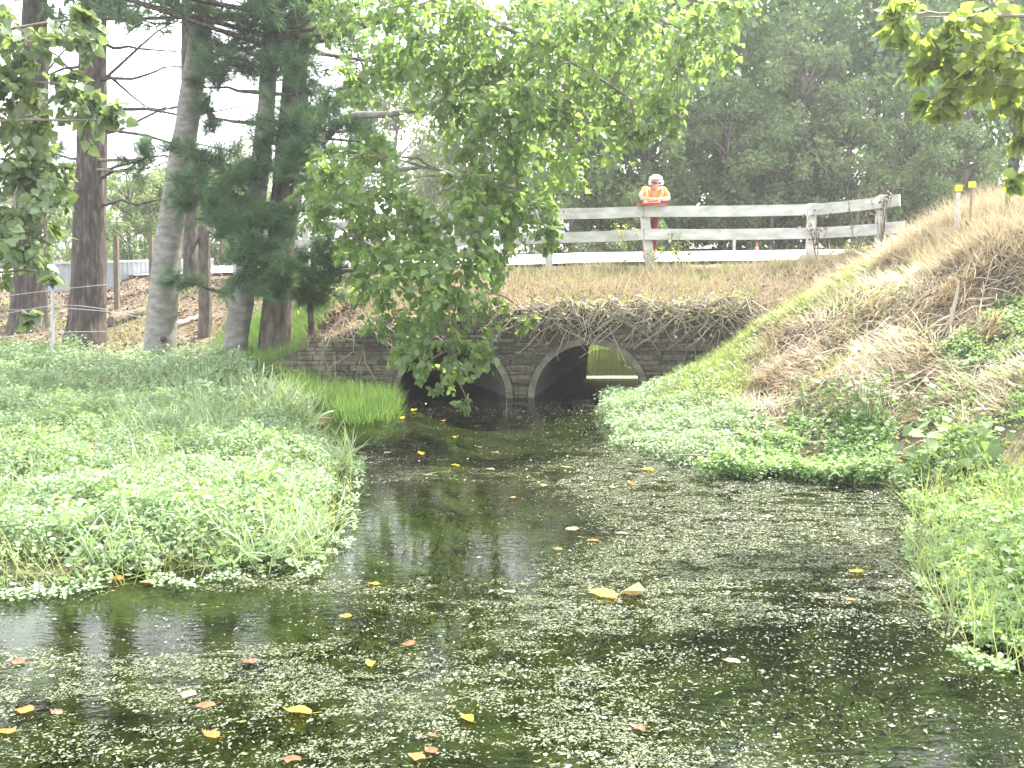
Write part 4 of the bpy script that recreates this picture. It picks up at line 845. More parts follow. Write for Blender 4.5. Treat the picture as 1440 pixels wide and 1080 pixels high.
# pale broad reeds behind it, and darker grasses
reed_poly = W([(300, 600), (470, 606), (455, 575), (380, 556), (230, 548), (180, 560)], .05)
P = scatter(reed_poly, 2200, softm(reed_poly, .3)); add('reed_grass', *blades(P, .42, .024, .5, ARCH_B), M['reed'], label='pale arching reed grass between the watercress and the green grass', category='reeds', kind='stuff')
back_poly = W([(-250, 600), (-40, 562), (100, 562), (230, 582), (330, 598), (380, 560), (330, 530), (150, 522), (-60, 518), (-250, 530)], .1)
P = scatter(back_poly, 26000, softm(back_poly, .4, .7, 2.)); hh = mound(P, .5, 1.2); P[:, 2] += hh*rng.random(len(P))**.5; add('bank_herbs', *leaflets(P, .058, tilt=.8, asp=.8), M['cress'], label='leafy green herbs on the left bank before the trunks', category='herbs', kind='stuff')
g_poly = W([(285, 540), (300, 520), (370, 508), (470, 512), (520, 535), (575, 562), (560, 582), (500, 590), (455, 585), (400, 560)], .1)
P = scatter(g_poly, 17000, softm(g_poly, .25)); P = P[(P[:, 1] < WALL_Y-.1) | (P[:, 0] < -3.3)]; add('bank_grass', *blades(P, .36, .012, .4), M['grass'], label='bright green grass tongue on the left bank reaching to the culvert', category='grass', kind='stuff')
l_poly = W([(-200, 560), (-200, 512), (20, 508), (120, 512), (60, 545)], .15)
P = scatter(l_poly, 6000); add('bank_grass', *blades(P, .32, .013, .35), M['grass'], label='green grass under the pines at the left edge', category='grass', kind='stuff')
P = scatter(np.array([[-9, 14.5], [-4.5, 15.3], [-3.5, 17.5], [-5, 22], [-16, 28], [-20, 18]]), 3000, lambda x, y: ss((fbm(x, y, .9, 2.)-.5)/.2)); add('sparse_grass', *blades(P, .22, .012, .5), M['grass_lime'], label='sparse pale grass in the shade between the trunks', category='grass', kind='stuff')
# litter under the pines
lit_poly = np.array([[-24, 14], [-8, 14.6], [-4.9, 15.1], [-3.4, 15.7], [-2.6, 17], [-3.6, 19], [-6, 24], [-14, 34], [-26, 34]])
P = scatter(lit_poly, 48000); P[:, 2] += .012+rng.random(len(P))*.03; add('leaf_litter', *leaflets(P, .07, up=1., tilt=.5), M['litter'], label='red-brown leaf litter strewn under the pines', category='leaf litter', kind='stuff')
bk = np.array([[-5.6, 15.1], [-3.0, 15.1], [-2.9, 15.6], [-1.8, 15.6], [-1.2, 17.2], [-2.6, 18.5], [-5, 18]]); P = scatter(bk, 11000); P2 = scatter(bk, 2500); add('dry_grass', *blades(P2, .3, .012, .9), M['straw'], label='dry stalks tumbling down the bank left of the culvert', category='dry grass', kind='stuff'); P[:, 2] += .03; add('bank_litter', *leaflets(P, .08, up=.8, tilt=.8), M['litter'], label='dry brown leaves heaped on the bank left of the culvert', category='leaf litter', kind='stuff')

P = scatter(np.array([[.4, 21.5], [1.5, 21.5], [1.9, 23.2], [2.7, 23.7], [3.6, 23.2], [4.2, 21.5], [5.5, 21.6], [5.5, 26.5], [.4, 26.5]]), 9000); P[:, 2] = np.maximum(P[:, 2], 0); P = P[(P[:, 2] < 1.1) & (P[:, 0] < 4.6)]; add('far_grass', *blades(P, .35, .02, .4), M['grass_lime'], label='sunlit green growth beyond the right culvert arch', category='grass', kind='stuff')
# culvert bank: dry straw and seedheads
dry_poly = np.array([[-2.6, 15.55], [5.0, 15.55], [6.0, 16.6], [5.2, 17.4], [2.3, 17.45], [.6, 17.9], [-1.2, 18.9], [-2.6, 18.2]])
P = scatter(dry_poly, 26000, softm(dry_poly, .15)); add('dry_grass', *blades(P, .17, .008, .9), M['straw'], label='dry bleached grass on the bank between culvert and fence', category='dry grass', kind='stuff')
P = scatter(dry_poly, 3500, lambda x, y: ss((fbm(x, y, 1.8, 55.)-.48)/.12)+.03); add('dry_grass', *blades(P, .32, .009, .7), M['straw'], label='taller bleached tussocks on the bank above the culvert', category='dry grass', kind='stuff')
P = scatter(dry_poly, 7000); P[:, 2] += .02; add('dry_leaves', *leaflets(P, .05, up=.9, tilt=.7), M['litter'], label='dry leaf scraps on the bank above the culvert', category='leaf litter', kind='stuff')
P = scatter(dry_poly, 2000, lambda x, y: .15+ss((fbm(x, y, 2.2, 9.)-.5)/.12)); add('green_tufts', *blades(P, .3, .009, .35), M['grass_lime'], label='thin yellow-green tufts dotted over the dry culvert bank', category='grass', kind='stuff')
# straw hanging over the lip of the wall
x = rng.uniform(-2.9, 3.8, 6500); x = x[rng.random(6500) < .12+ss((fbm(x, x*0, 2.2, 4.)-.35)/.25)][:2600]; x = np.resize(x, 2600); P = np.stack([x+rng.normal(size=2600)*.02, np.full(2600, WALL_Y-.05)+rng.random(2600)*.25, wtop(x)+.05], -1); A = unit(rng.normal(size=(2600, 3))*[.8, .4, .6]+[0, -.6, -.2]); hh = rng.uniform(.05, .4, 2600)*rng.uniform(.3, 1, 2600)
add('hanging_straw', *rep(*BLADE, P, frames(A, np.tile([0, -.3, 1.], (2600, 1))), np.stack([np.full(2600, .011), hh, -hh], -1)), M['straw'], label='dry straw hanging over the lip of the culvert wall', category='dry grass', kind='stuff')
# brambles trailing over the arches
for (xa, xb, nst, lab, lv) in ((.35, 2.1, 120, 'tangle of dead bramble canes trailing over the right arch', 420), (2.0, 3.7, 90, 'dead bramble canes hanging on the wall right of the arches', 380), (-2.6, -1.6, 16, 'few bare canes hanging on the wall left of the arches', 40)):
    t = thing('bramble', (float((xa+xb)/2), WALL_Y-.1, 1.3), lab, 'bramble'); cn = []; tips = []
    for k in range(nst):
        x0 = rng.uniform(xa, xb); p0 = np.array([x0, WALL_Y+.05, wtop(x0)+.05]); ln = rng.uniform(.25, .95); p2 = p0+np.array([rng.uniform(-.9, .9), rng.uniform(-.3, -.12), -ln*rng.uniform(.3, 1)]); p1 = p0+np.array([rng.uniform(-.15, .15), rng.uniform(-.45, -.2), rng.uniform(-.05, .2)])
        P_ = wiggle(bez(p0, p1, p2, 12), .12, k*3+int(xa*10)); P_[:, 1] = np.minimum(P_[:, 1], WALL_Y-.09+np.where(np.arange(12) == 0, .2, 0)); cn.append(tube(P_, np.linspace(.011, .004, 12), 4)); tips.append(P_)
    add('canes', *join(cn), M['deadwood'], t, kind='stuff')
    T = np.concatenate(tips); T = T[rng.integers(0, len(T), lv)]+rng.normal(size=(lv, 3))*[.06, .03, .06]; add('leaves', *leaflets(T, .06, up=.4, tmpl=OVAL), M['grass_lime'], t, kind='stuff')

def tangle(px_, py_, D, w_, h_, n_, lab, leaves=0):
    c = at(*pd(px_, py_, D)[:2]); t = thing('dead_bramble', tuple(c), lab, 'bramble'); cn = []; pts = []
    for k in range(n_):
        a = c+np.array([rng.normal()*w_, rng.normal()*w_*.6, 0]); a[2] = Hs(a[:1], a[1:2])[0]; az = rng.uniform(0, 6.28); L_ = rng.uniform(.2, .8); b = a+np.array([math.cos(az)*L_, math.sin(az)*L_*.6, 0]); b[2] = Hs(b[:1], b[1:2])[0]+rng.uniform(0, h_*.5)
        P_ = wiggle(bez(a, (a+b)/2+[0, 0, rng.uniform(.2, 1.2)*h_], b, 9), .05, k+int(px_)); cn.append(tube(P_, np.linspace(rng.uniform(.004, .01), .003, 9), 4)); pts.append(P_)
    add('canes', *join(cn), M['deadwood'] if not leaves else M['twig'], t, kind='stuff'); T = np.concatenate(pts); T = T[rng.integers(0, len(T), 160+leaves)]+rng.normal(size=(160+leaves, 3))*.04
    add('leaves', *leaflets(T, .055, up=.4, tmpl=OVAL), M['litter'] if not leaves else M['bramble'], t, kind='stuff')
for a in ((1235, 470, 12.4, .35, .3, 70, 'heap of dead bramble canes in the middle of the right bank'), (1110, 505, 13.2, .3, .25, 50, 'dead bramble heap at the left of the straw on the right bank'), (1375, 420, 11.9, .35, .3, 60, 'dead bramble heap hanging under the right bank crest'), (1150, 590, 11.2, .4, .25, 70, 'brown bramble heap low on the right bank above the waterline'), (1330, 590, 10.4, .4, .22, 60, 'flattened bramble canes above the round-leaved plant'), (1065, 420, 15.6, .35, .22, 60, 'dead bramble heap at the fence-side top of the right bank'),
          (1000, 455, 15.3, .25, .3, 50, 'leafy bramble at the right end of the culvert wall', 160), (462, 500, 15.5, .3, .35, 60, 'dry bramble at the left end of the culvert wall'), (500, 535, 15.0, .2, .3, 30, 'small leafy bramble at the foot of the left wall end', 120), (970, 500, 14.9, .2, .3, 30, 'small leafy bramble at the foot of the right wall end', 160)): tangle(*a)
# right bank
lush = W([(815, 562), (850, 625), (960, 655), (1100, 660), (1130, 640), (1050, 600), (960, 545), (905, 530), (850, 545)], .05)
P = scatter(lush, 34000, softm(lush, .4, .7, 2.2)); P = P[P[:, 1] < WALL_Y-.15]; hh = mound(P, .3, 1.5, edge_fade(lush, .3)); P[:, 2] = np.maximum(P[:, 2], 0)+hh*rng.random(len(P))**.5
add('watercress_bed', *leaflets(P, .038, tilt=.8, asp=.8), M['cress'], label='pale watercress fringe at the foot of the right bank', category='watercress', kind='stuff')
def Wd(pts): return np.array([pd(*p) for p in pts])
gr_poly = Wd([(905, 532, 14.6), (960, 520, 15.0), (1000, 470, 15.2), (1060, 440, 15.3), (1150, 400, 15.4), (1250, 360, 15.6), (1290, 400, 14), (1180, 450, 13.5), (1090, 520, 13.4), (1050, 600, 11.6), (960, 600, 12.4), (880, 580, 13.2)])
P = scatter(gr_poly, 11000, softm(gr_poly, .8, .6, 1.8)); P2 = scatter(gr_poly, 9000); add('dry_grass', *blades(P2, .2, .008, 1.0), M['straw'], label='dry stalks among the yellow-green grass of the right bank', category='dry grass', kind='stuff'); add('bank_grass', *blades(P, .26, .011, .55), M['grass_lime'], label='yellow-green grass running up the right bank to the fence end', category='grass', kind='stuff')
P = scatter(gr_poly, 5000, softm(gr_poly, .7, .7, 2.2, 4.)); P[:, 2] += rng.random(len(P))*.2; add('bank_herbs', *leaflets(P, .06, tmpl=OVAL, tilt=.8), M['grass_lime'], label='broad light green weeds in the grass of the right bank', category='herbs', kind='stuff')
low_poly = W([(960, 655), (1100, 660), (1250, 674), (1300, 665), (1280, 632), (1150, 618), (1050, 612)], .15)
P = scatter(low_poly, 17000, softm(low_poly, .3, .9, 2.4)); hh = mound(P, .3, 1.6); P[:, 2] = np.maximum(P[:, 2], 0)+hh*rng.random(len(P))**.5
add('bank_herbs', *leaflets(P, .045, tmpl=OVAL, tilt=.8), M['cress_hi'], label='mixed green herbs along the right waterline', category='herbs', kind='stuff')
dry_r = np.array([[3.2, 11.2], [2.6, 12.6], [3.8, 14.2], [5.2, 15.6], [6.3, 16.2], [9, 15.8], [11, 12], [9.5, 7.5], [5.8, 8.6], [4.6, 9.9], [3.9, 10.4]])
P = scatter(dry_r, 70000, lambda x, y: .2+.8*ss((fbm(x, y, 2.4, 6.)-.38)/.2)); P[:, 2] += .01+rng.random(len(P))*.05; add('cut_straw', *swept(P, .27, .0105), M['straw'], label='cut dry straw matted over the right bank', category='dry grass', kind='stuff')
P = scatter(dry_r, 9000); P[:, 2] += .015; add('dry_leaves', *leaflets(P, .05, up=.9, tilt=.7), M['litter'], label='brown leaf scraps among the straw on the right bank', category='leaf litter', kind='stuff')
P = scatter(dry_r, 3500, lambda x, y: .15+ss((fbm(x, y, 2.3, 12.)-.5)/.12)); Pg = scatter(dry_r, 7000, lambda x, y: .08+ss((fbm(x, y, 1.1, 22.)-.48)/.14)); add('green_tufts', *blades(Pg, .2, .01, .6), M['grass_lime'], label='short green blades in patches over the right bank', category='grass', kind='stuff'); P[:, 2] += rng.random(len(P))*.1; add('bank_weeds', *leaflets(P, .055, tmpl=OVAL, tilt=.8), M['grass_lime'], label='scattered green weeds growing through the straw on the right bank', category='herbs', kind='stuff')
crest = np.array([[6.3, 15.6], [5.6, 14.6], [5.4, 13.2], [5.6, 12.2], [6.6, 11.4], [10, 10.5], [11, 13], [9, 15.5]])
P = scatter(crest, 24000); add('dry_grass', *blades(P, .42, .009, .55), M['straw'], label='tall dry grass crowning the right bank under the stakes', category='dry grass', kind='stuff')
P = scatter(crest, 1800); add('green_tufts', *blades(P, .38, .01, .4), M['grass_lime'], label='green blades among the tall dry grass on the right crest', category='grass', kind='stuff')
gap_poly = W([(1225, 678), (1290, 722), (1400, 704), (1460, 660), (1460, 600), (1300, 612)], .12)
P = scatter(gap_poly, 8000, softm(gap_poly, .25, .9, 2.6)); hh = mound(P, .24, 1.8); P[:, 2] = np.maximum(P[:, 2], 0)+hh*rng.random(len(P))**.5; add('bank_herbs', *leaflets(P, .05, tmpl=OVAL, tilt=.8), M['cress_hi'], label='mixed herbs between the straw and the right watercress mound', category='herbs', kind='stuff')
# bright cress at the right edge
nr = W([(1285, 712), (1300, 696), (1380, 690), (1600, 720), (1700, 900), (1480, 968), (1340, 908), (1300, 830), (1275, 780)], .02)
P = scatter(nr, 30000, softm(nr, .3, .85, 2.6, 2.)); hh = mound(P, .34, 2.0, edge_fade(nr, .7)); P[:, 2] = np.maximum(P[:, 2], 0)+hh*rng.random(len(P))**.45
add('watercress_bed', *leaflets(P, .05, tilt=1.0, asp=.85), M['cress_hi'], label='bright green watercress mound at the right edge', category='watercress', kind='stuff')
P = scatter(nr, 2200); P[:, 2] = np.maximum(P[:, 2], -.02); add('watercress_stems', *blades(P, .4, .007, .6), M['grass_lime'], label='thin stems standing in the right watercress mound', category='watercress', kind='stuff')
def fringe(poly, n_, label, m):
    c = poly[:, :2].mean(0); big = np.concatenate([c+(poly[:, :2]-c)*1.05, poly[:, 2:]], 1); q = scatter(big, n_, lambda x, y: (~inpoly(x, y, c+(poly[:, :2]-c)*.97))*ss((fbm(x, y, 5., 3.)-.42)/.1)+1e-4); q = q[q[:, 2] < .02]
    q[:, 2] = .008+rng.random(len(q))*.04; add('watercress_runners', *leaflets(q, .034, tmpl=OVAL, up=1., tilt=.5), M[m], label=label, category='watercress', kind='stuff')
fringe(cress_poly, 9000, 'loose watercress runners trailing on the water off the left bed', 'cress'); fringe(nr, 4000, 'loose watercress runners trailing on the water off the right mound', 'cress_hi')
# broad leaved plants on the right waterline
for k, (px_, py_, D, n_, sz, lab) in enumerate(((1215, 625, 10.6, 130, .075, 'dark leafy bramble clump above the right waterline'), (1310, 655, 9.3, 46, .13, 'large round-leaved plant at the right waterline'), (1385, 640, 9.0, 60, .1, 'round-leaved weed before the straw at the right edge'), (1150, 615, 11, 70, .06, 'small leafy clump left of the dark bramble clump'), (1255, 600, 10.6, 70, .06, 'small leafy clump right behind the dark bramble clump'))):
    c = at(*pd(px_, py_, D)[:2]); t = thing('leafy_plant', tuple(c), lab, 'plant'); sp_ = []
    q = c+rng.normal(size=(n_, 3))*[.28, .2, .02]+np.stack([np.zeros(n_), np.zeros(n_), rng.uniform(.05, .5, n_)], -1)*[1, 1, 1]
    for w_ in q: b0 = c+(w_-c)*[.4, .4, 0]+[0, 0, -.02]; sp_.append(tube(bez(b0, (b0+w_)/2+[0, 0, .06], w_, 4), .0022, 4))
    add('stems', *join(sp_), M['grass'], t, kind='stuff')
    V0, F0 = OVAL if k != 1 else LEAF
    A = unit(rng.normal(size=(n_, 3))*[1, 1, .3]); Rm = frames(A, unit(rdir(n_)*.6+[0, -.3, .8])); lm = fastmesh('leaf', V0*[1.3, 1, 1], F0); lm.materials.append(M['bramble'])
    for i in range(n_):
        o = link('leaf', lm, t); mt = Matrix.Identity(4); s = sz*rng.uniform(.7, 1.3)
        for a in range(3):
            for b in range(3): mt[a][b] = Rm[i][a, b]*s
            mt[a][3] = q[i][a]-c[a]
        o.matrix_basis = mt
# green bush left of culvert
gbs = at(*pd(488, 440, 18.3)[:2]); t = thing('lime_bush', tuple(gbs), 'small lime green bush on the bank left of the hanging poplar', 'bush'); q = gbs+rng.normal(size=(700, 3))*[.3, .2, .14]+[0, 0, .22]
add('foliage', *leaflets(q, .09, tmpl=OVAL), M['grass_lime'], t, kind='stuff'); add('stem', *tube(np.array([gbs-[0, 0, .1], gbs+[0.02, 0, .15], gbs+[0, 0, .3]]), .015, 6), M['twig'], t)
# weeds by the fence
for k, (px_, py_, D, h_, lab) in enumerate(((880, 372, 17.2, .95, 'tall yellow-flowered weed just left of the leaning fence post'), (925, 370, 17.1, .6, 'yellow-flowered weed just right of the leaning fence post'), (945, 372, 17.2, .7, 'pale flowering weed between two posts, right of the person'), (958, 374, 17.2, .55, 'short pale flowering weed right of the person'), (1150, 345, 16.9, 1.0, 'dry brown climbing weed on the fence post at the bend'), (1205, 345, 16.7, .9, 'dry brown weed against the rails near the fence end'), (1240, 340, 16.3, 1.1, 'dry brown climbing weed on the end post of the fence'))):
    b = at(*pd(px_, py_, D)[:2]); t = thing('roadside_weed', tuple(b), lab, 'weed'); st_ = []; tip = []
    for q in range(5 if k < 4 else 9):
        e = b+np.array([rng.uniform(-.22, .22), rng.uniform(-.15, .1), h_*rng.uniform(.6, 1.05)]); P_ = wiggle(bez(b, (b+e)/2+[rng.uniform(-.05, .05), 0, .1], e, 8), .03, q+k*9); st_.append(tube(P_, np.linspace(.006, .003, 8), 4)); tip.append(P_)
    add('stems', *join(st_), M['grass_lime'] if k < 4 else M['litter'], t, kind='stuff'); T = np.concatenate([p[3:] for p in tip]); T = T[rng.integers(0, len(T), 60)]+rng.normal(size=(60, 3))*.03
    add('leaves', *leaflets(T, .05, up=.3), M['grass_lime'] if k < 4 else M['litter'], t, kind='stuff')
    if k < 2: T = np.concatenate([p[-1:] for p in tip]); T = np.repeat(T, 6, 0)+rng.normal(size=(len(T)*6, 3))*.025; add('flowers', *leaflets(T, .04), M['yellow'], t, kind='stuff')
P = scatter(np.array([[3.2, 3.5], [3.4, 6], [4.2, 8.4], [7, 8.6], [9.5, 6], [8, 2], [4, 2]]), 9000); P = P[P[:, 2] > .0]; add('bank_grass', *blades(P, .3, .013, .5), M['grass_lime'], label='yellow-green grass behind the right watercress mound', category='grass', kind='stuff')
# sticks on the right bank
for k in range(42):
    px_, py_ = rng.uniform(1030, 1440), rng.uniform(420, 640)
    if py_ < 640-(px_-1000)*.5 : py_ = rng.uniform(500, 640)
    D = np.interp(py_, [400, 500, 650], [13.4, 11.6, 10.4])+rng.uniform(-.4, .4); x, y = pd(px_, py_, D)[:2]; az = rng.uniform(-.6, .6)+(math.pi if rng.random() < .5 else 0); L_ = rng.uniform(.35, 1.3)
    tt = np.linspace(0, 1, 9); X = x+np.cos(az)*L_*tt; Y = y+np.sin(az)*L_*tt; Z = Hs(X, Y)*.6+np.linspace(*Hs(X, Y)[[0, -1]], 9)*.4+.04+rng.uniform(0, .22)*tt
    P_ = wiggle(np.stack([X, Y, Z], -1), .05, k); parts = [tube(P_, np.linspace(rng.uniform(.009, .018), .004, 9), 6)]
    for q in range(rng.integers(1, 4)): i = rng.integers(2, 7); e = P_[i]+(unit((P_[-1]-P_[0])[None])[0]*.6+rdir(1)[0]*.7)*rng.uniform(.1, .3); parts.append(tube(bez(P_[i], (P_[i]+e)/2+[0, 0, .02], e, 5), np.linspace(.007, .003, 5), 5))
    add('dead_branch', *join(parts), M['deadwood'], label='bleached dead stick lying in the straw of the right bank', category='stick', group='sticks on the right bank')
fk = at(*pd(1332, 500, 11.6)[:2]); P_ = wiggle(np.array([fk-[0, 0, .05], fk+[.02, 0, .2], fk+[.06, 0, .42], fk+[.08, -.02, .6]]), .03, 2); parts = [tube(P_, [.03, .027, .022, .012], 7), tube(bez(P_[1], P_[1]+[-.1, 0, -.02], P_[1]+[-.28, -.05, -.14], 6), np.linspace(.018, .006, 6), 6), tube(bez(P_[1], P_[1]+[-.05, 0, -.1], P_[1]+[-.12, -.05, -.24], 6), np.linspace(.02, .008, 6), 6)]
add('dead_branch', *join(parts), M['deadwood'], label='upright forked dead branch stuck in the right bank', category='branch')
tw_ = gz(1096, 640, .05); add('dead_branch', *tube(wiggle(bez(tw_+[-.03, .05, .3], tw_+[0, 0, .1], gz(1104, 656, -.05), 7), .02, 4), np.linspace(.012, .008, 7), 6), M['deadwood'], label='bare pale twig standing out of the water at the right bank', category='twig')

# ------------------------------------------------------------------ on and under the water
def mat_mask(x, y):
    """where the floating mat of duckweed and weed scraps lies"""
    px_, py_, _ = pixel(np.stack([x, y, np.zeros_like(x)], -1)); ox, oy = x, y
    n_ = fbm(ox*.75, oy*2.3, 3.0, 1., 4); n2 = fbm(ox, oy*1.6, .8, 8., 3)
    n3 = fbm(ox*.8, oy*1.7, 12., 21., 3); rt = ss((ox+.4)/1.6)*.07; m = (ss((n_-.38+rt)/.12)*.85+.1)*ss((n2-.2+rt)/.14)*(.1+.9*ss((n3-.39+rt)/.12))+.025
    def ell(cx, cy, a, b, k=1.): return 1-k*(1-ss((np.sqrt(((x-cx)/a)**2+((y-cy)/b)**2)-.75)/.5))
    c1 = gz(640, 735); m = m*ell(c1[0], c1[1], 1.25, 1.7, .97)                       # open pool
    c2 = gz(690, 590); m = m*ell(c2[0], c2[1], 1.7, 3.6, .93)                       # dark water by the culvert
    c3 = gz(120, 870); m = m*ell(c3[0], c3[1], 2.2, .55, .93)                        # strip before the left bed
    c4 = gz(1250, 970); m = m*ell(c4[0], c4[1], 1.25, 1.0, .86)                      # clear water over weed at the right
    c5 = gz(30, 1060); m = m*ell(c5[0], c5[1], .9, .5, .6)
    c6 = gz(470, 690); m = m*ell(c6[0], c6[1], .6, 1.2, .7)
    return m
mp_poly = np.array([[-5, 2.5], [4, 2.5], [4.6, 10.6], [1.4, 11.8], [1.2, 15.2], [-1.8, 15.2], [-1.6, 10.5], [-1.8, 7], [-5, 6.4]])
n_ = 265000; lo, hi = mp_poly.min(0), mp_poly.max(0); q = lo+(hi-lo)*rng.random((1800000, 2)); q = q[inpoly(q[:, 0], q[:, 1], mp_poly)]; q = q[rng.random(len(q)) < mat_mask(q[:, 0], q[:, 1])]; q = q[(Hf(q[:, 0], q[:, 1]) < .03)][:n_]
P = np.stack([q[:, 0], q[:, 1], .004+rng.random(len(q))*.008], -1)
A = unit(rng.normal(size=(len(P), 3))*[1, 1, .0]+1e-6); Nn = unit(rng.normal(size=(len(P), 3))*.22+[0, 0, 1]); s = rng.uniform(.004, .0105, len(P))*np.where(rng.random(len(P)) < .16, 2., 1.); asp_ = rng.uniform(.8, 2.4, len(P))
add('duckweed', *rep(*LEAF4, P, frames(A, Nn), np.stack([s, s*asp_, s], -1)), M['duck'], label='floating mat of duckweed and weed scraps on the stream', category='duckweed', kind='stuff')
print('duck', len(P))
P = scatter(np.array([[-5, 2.5], [4, 2.5], [3.2, 7], [3.6, 9.5], [1.2, 11], [-1.4, 10.6], [-1.8, 7], [-5, 6.2]]), 14000, lambda x, y: ss((fbm(x, y, 1.5, 4.)-.42)/.15)); P = P[P[:, 2] < -.2]
n_ = len(P); A = unit(rng.normal(size=(n_, 3))*[.6, .6, .2]+[.2, -.6, .35]); hh = rng.uniform(.05, .15, n_); add('submerged_weed', *rep(*BLADE, P, frames(A, unit(rdir(n_)+[0, 0, 1.5])), np.stack([np.full(n_, .014), hh, hh*.3], -1)), M['weed'], label='brown-green weed growing under the water', category='water weed', kind='stuff')

# fallen leaves and petals floating
def fleaf(px_, py_, sz, m, label, group=None, curl=.15, rot=None, tilt=.1, asp=1.):
    c = gz(px_, py_, .012); a = rng.uniform(0, 2*math.pi) if rot is None else rot; bm = bmesh.new(); out_ = [(0, -.5), (.22, -.42), (.42, -.2), (.44, .05), (.3, .32), (.12, .5), (0, .66), (-.12, .5), (-.3, .32), (-.44, .05), (-.42, -.2), (-.22, -.42)]
    cz = lambda x, y: curl*(x*x*2.2+max(0, y)**2*1.2)+.03*math.sin(x*9+y*7+a)
    mid = [bm.verts.new((0, y, cz(0, y)-.02)) for y in (-.3, 0, .3)]; vs = [bm.verts.new((x*asp*random.uniform(.82, 1.12), y*random.uniform(.9, 1.08), cz(x, y)+random.uniform(-.05, .05))) for x, y in out_]
    f = lambda *i: bm.faces.new(i)
    f(vs[0], vs[1], mid[0]); f(vs[1], vs[2], mid[0]); f(mid[0], vs[2], vs[3], mid[1]); f(mid[1], vs[3], vs[4], mid[2]); f(mid[2], vs[4], vs[5]); f(mid[2], vs[5], vs[6])
    f(vs[11], vs[0], mid[0]); f(vs[10], vs[11], mid[0]); f(vs[9], vs[10], mid[0], mid[1]); f(vs[8], vs[9], mid[1], mid[2]); f(vs[7], vs[8], mid[2]); f(vs[6], vs[7], mid[2])
    st = [bm.verts.new(p) for p in ((-.015, -.5, .0), (.015, -.5, .0), (.06, -.85, .03), (.09, -.84, .03))]; f(st[0], st[1], st[3], st[2])
    bm.transform(Matrix.Scale(sz*.85, 4)); me = bpy.data.meshes.new('fallen_leaf'); bm.to_mesh(me); bm.free(); me.materials.append(M[m])
    o = bpy.data.objects.new('fallen_leaf', me); COL.objects.link(o); o.location = c; o.rotation_euler = (random.uniform(-tilt, tilt), random.uniform(-tilt, tilt), a); return tagp(o, label, 'leaf', group)
FL = [(850, 838, .21, 'leaf_y', 'large bright yellow leaf afloat mid-stream, left of a curled brown one', .25, 1.2), (890, 836, .22, 'leaf_p', 'curled brown and yellow leaf afloat beside the large yellow leaf', .6, 4.2), (421, 1002, .15, 'leaf_y', 'bright yellow leaf floating in the left foreground mat', .35, 1.5), (162, 816, .16, 'leaf_o', 'orange leaf caught on the front edge of the watercress', .5, 1.4), (208, 818, .1, 'leaf_p', 'pale leaf right of the orange one at the watercress edge', .2, 1.6), (487, 866, .11, 'leaf_o', 'rusty leaf floating where the mat begins, below the watercress tip', .1, 1.6),
      (526, 821, .09, 'leaf_y', 'small yellow leaf on dark water below the open pool', .2, 1.3), (717, 832, .1, 'leaf_p', 'narrow tan leaf with long stalk floating mid-stream', .2, 1.2), (806, 744, .13, 'leaf_p', 'pale leaf at the right rim of the open pool', .2, 2), (911, 661, .14, 'leaf_y', 'round yellow leaf off the right bank fringe', .4, 1), (697, 637, .1, 'leaf_p', 'pale round leaf on dark water below the right arch', .4, 1), (888, 681, .13, 'leaf_o', 'orange leaf standing curled in the drift right of the open pool', .7, 0.4), (862, 686, .12, 'leaf_o', 'brown-orange leaf in the drift just right of the open pool', .5, 2.4),
      (36, 998, .13, 'leaf_o', 'rust leaf near the left edge of the foreground', .1, 1.5), (8, 1028, .14, 'leaf_o', 'orange-brown leaf cut by the lower left edge', .1, 1.2), (26, 930, .12, 'leaf_b', 'dull brown leaf at the left edge, above the rust one', .1, 1.4), (350, 930, .12, 'leaf_b', 'brown leaf afloat left of centre in the mat', .2, 1.1), (290, 991, .13, 'leaf_b', 'pinkish brown leaf sunk in the mat left of the yellow leaf', .1, 1.8), (265, 976, .1, 'leaf_p', 'pale leaf behind the pinkish brown one at left', .1, 1.4), (298, 1033, .12, 'leaf_o', 'orange-brown leaf in the lower left mat', .15, 1.2), (80, 1001, .1, 'leaf_b', 'brown leaf right of the rust leaf at lower left', .1, 1.2),
      (898, 1025, .1, 'leaf_b', 'dark brown curled leaf in the foreground right of centre', .5, 1.1), (587, 1064, .11, 'leaf_o', 'orange leaf at the bottom edge near the centre', .2, 1.5), (606, 1055, .1, 'leaf_b', 'brown leaf touching the orange one at the bottom edge', .2, .8), (1205, 804, .12, 'leaf_y', 'yellow-brown leaf before the right-hand watercress', .3, 1.6), (1196, 843, .09, 'leaf_o', 'small orange leaf below the yellow-brown one at right', .2, 1.5), (1030, 930, .11, 'leaf_p', 'pale pink-tan leaf in the right foreground', .2, 1.2), (520, 934, .07, 'leaf_y', 'tiny yellow leaf standing in the mat left of centre', .6, .3), (657, 1012, .08, 'leaf_y', 'small folded yellow leaf in the foreground centre', .6, .8), (410, 1068, .13, 'leaf_b', 'brown leaf at the bottom edge left of centre', .2, 1.4), (608, 1034, .06, 'leaf_b', 'small brown leaf above the orange one at the bottom', .3, 1), (835, 760, .12, 'leaf_o', 'tan leaf in the drift at the lower right of the pool', .2, 1.7), (785, 772, .1, 'leaf_o', 'orange-tan leaf left end of the drift by the pool', .2, 1.2), (875, 750, .1, 'leaf_p', 'pale tan leaf at the right end of the drift by the pool', .2, 1.5), (1080, 727, .11, 'leaf_p', 'pale leaf alone on the mat toward the right bank', .2, 1.5), (432, 668, .1, 'leaf_o', 'orange leaf lying on the watercress near its right tip', .3, 1), (575, 905, .12, 'leaf_b', 'mauve-brown leaf in the mat left of centre', .1, 1.5)]
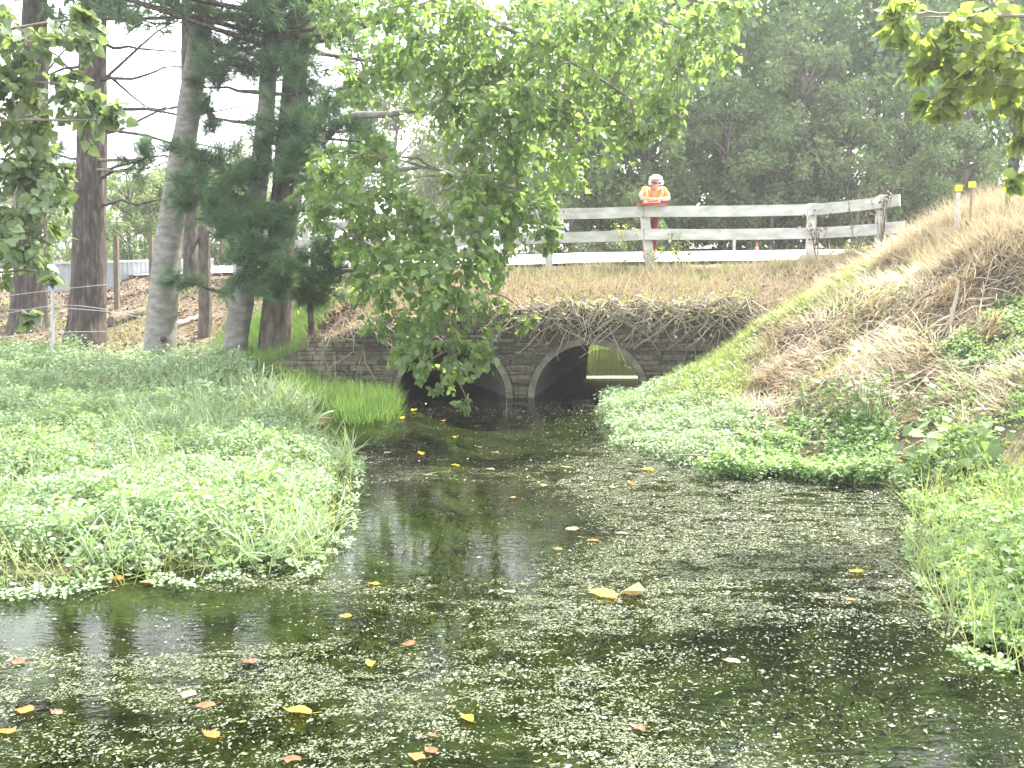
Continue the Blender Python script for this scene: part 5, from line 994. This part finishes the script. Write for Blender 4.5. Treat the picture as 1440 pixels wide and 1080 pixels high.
for px_, py_, sz, m, lab, cu, ro in FL:
    o = fleaf(px_, py_, sz*(.78 if m in ('leaf_b', 'leaf_o') else 1.), m, lab, None, cu, ro, .12)
    if py_ == 668: o.location = gz(px_, py_, .34)
for px_, py_ in ((582, 577), (566, 588), (622, 592), (640, 615), (592, 638), (640, 655), (500, 582), (487, 584), (548, 579)): fleaf(px_, py_, .11, 'leaf_y', 'small yellow leaf floating on dark water near the culvert', 'yellow leaves near the culvert', .4)
for px_, py_ in ((545, 637), (675, 629), (510, 637), (795, 657), (765, 683), (720, 700), (690, 660), (600, 668)): fleaf(px_, py_, .1, 'leaf_p', 'faded tan leaf floating between culvert and open pool', 'tan leaves above the pool', .3)
PET = [(516+a, 640+b) for a, b in zip(rng.uniform(-30, 320, 22), rng.uniform(-40, 60, 22))]+[(rng.uniform(60, 1100), rng.uniform(880, 1070)) for _ in range(20)]
for px_, py_ in PET:
    c = gz(px_, py_, .012)
    if Hf(np.array([c[0]]), np.array([c[1]]))[0] > 0: continue
    s = rng.uniform(.008, .018); V, F = rep(*OVAL, np.tile(c, (5, 1)), frames(np.stack([np.cos(np.arange(5)*1.26), np.sin(np.arange(5)*1.26), np.full(5, .5)], -1), np.tile([0, 0, 1.], (5, 1))), np.full(5, s)); add('white_blossom', V, F, M['petal'], label='tiny white blossom floating on the stream', category='blossom', group='white blossoms afloat')
for o in scene.objects:
    for k in ('_o',):
        if k in o: del o[k]

# ------------------------------------------------------------------ faint air haze, also imitating lens veil to lift the shadows
hm_ = bpy.data.materials.new('haze'); hm_.use_nodes = True; hm_.node_tree.nodes.remove(hm_.node_tree.nodes['Principled BSDF'])
pv = hm_.node_tree.nodes.new('ShaderNodeVolumePrincipled'); pv.inputs['Color'].default_value = (.95, .97, 1, 1); pv.inputs['Density'].default_value = HAZE; pv.inputs['Anisotropy'].default_value = .55
hm_.node_tree.links.new(pv.outputs[0], hm_.node_tree.nodes['Material Output'].inputs['Volume'])
V, F = box(-720, 720, -320, 1220, -8, 24); hz = add('haze', V, F, hm_, kind='stuff', label='faint bright haze over the whole place, added to lift the shadows', category='haze')
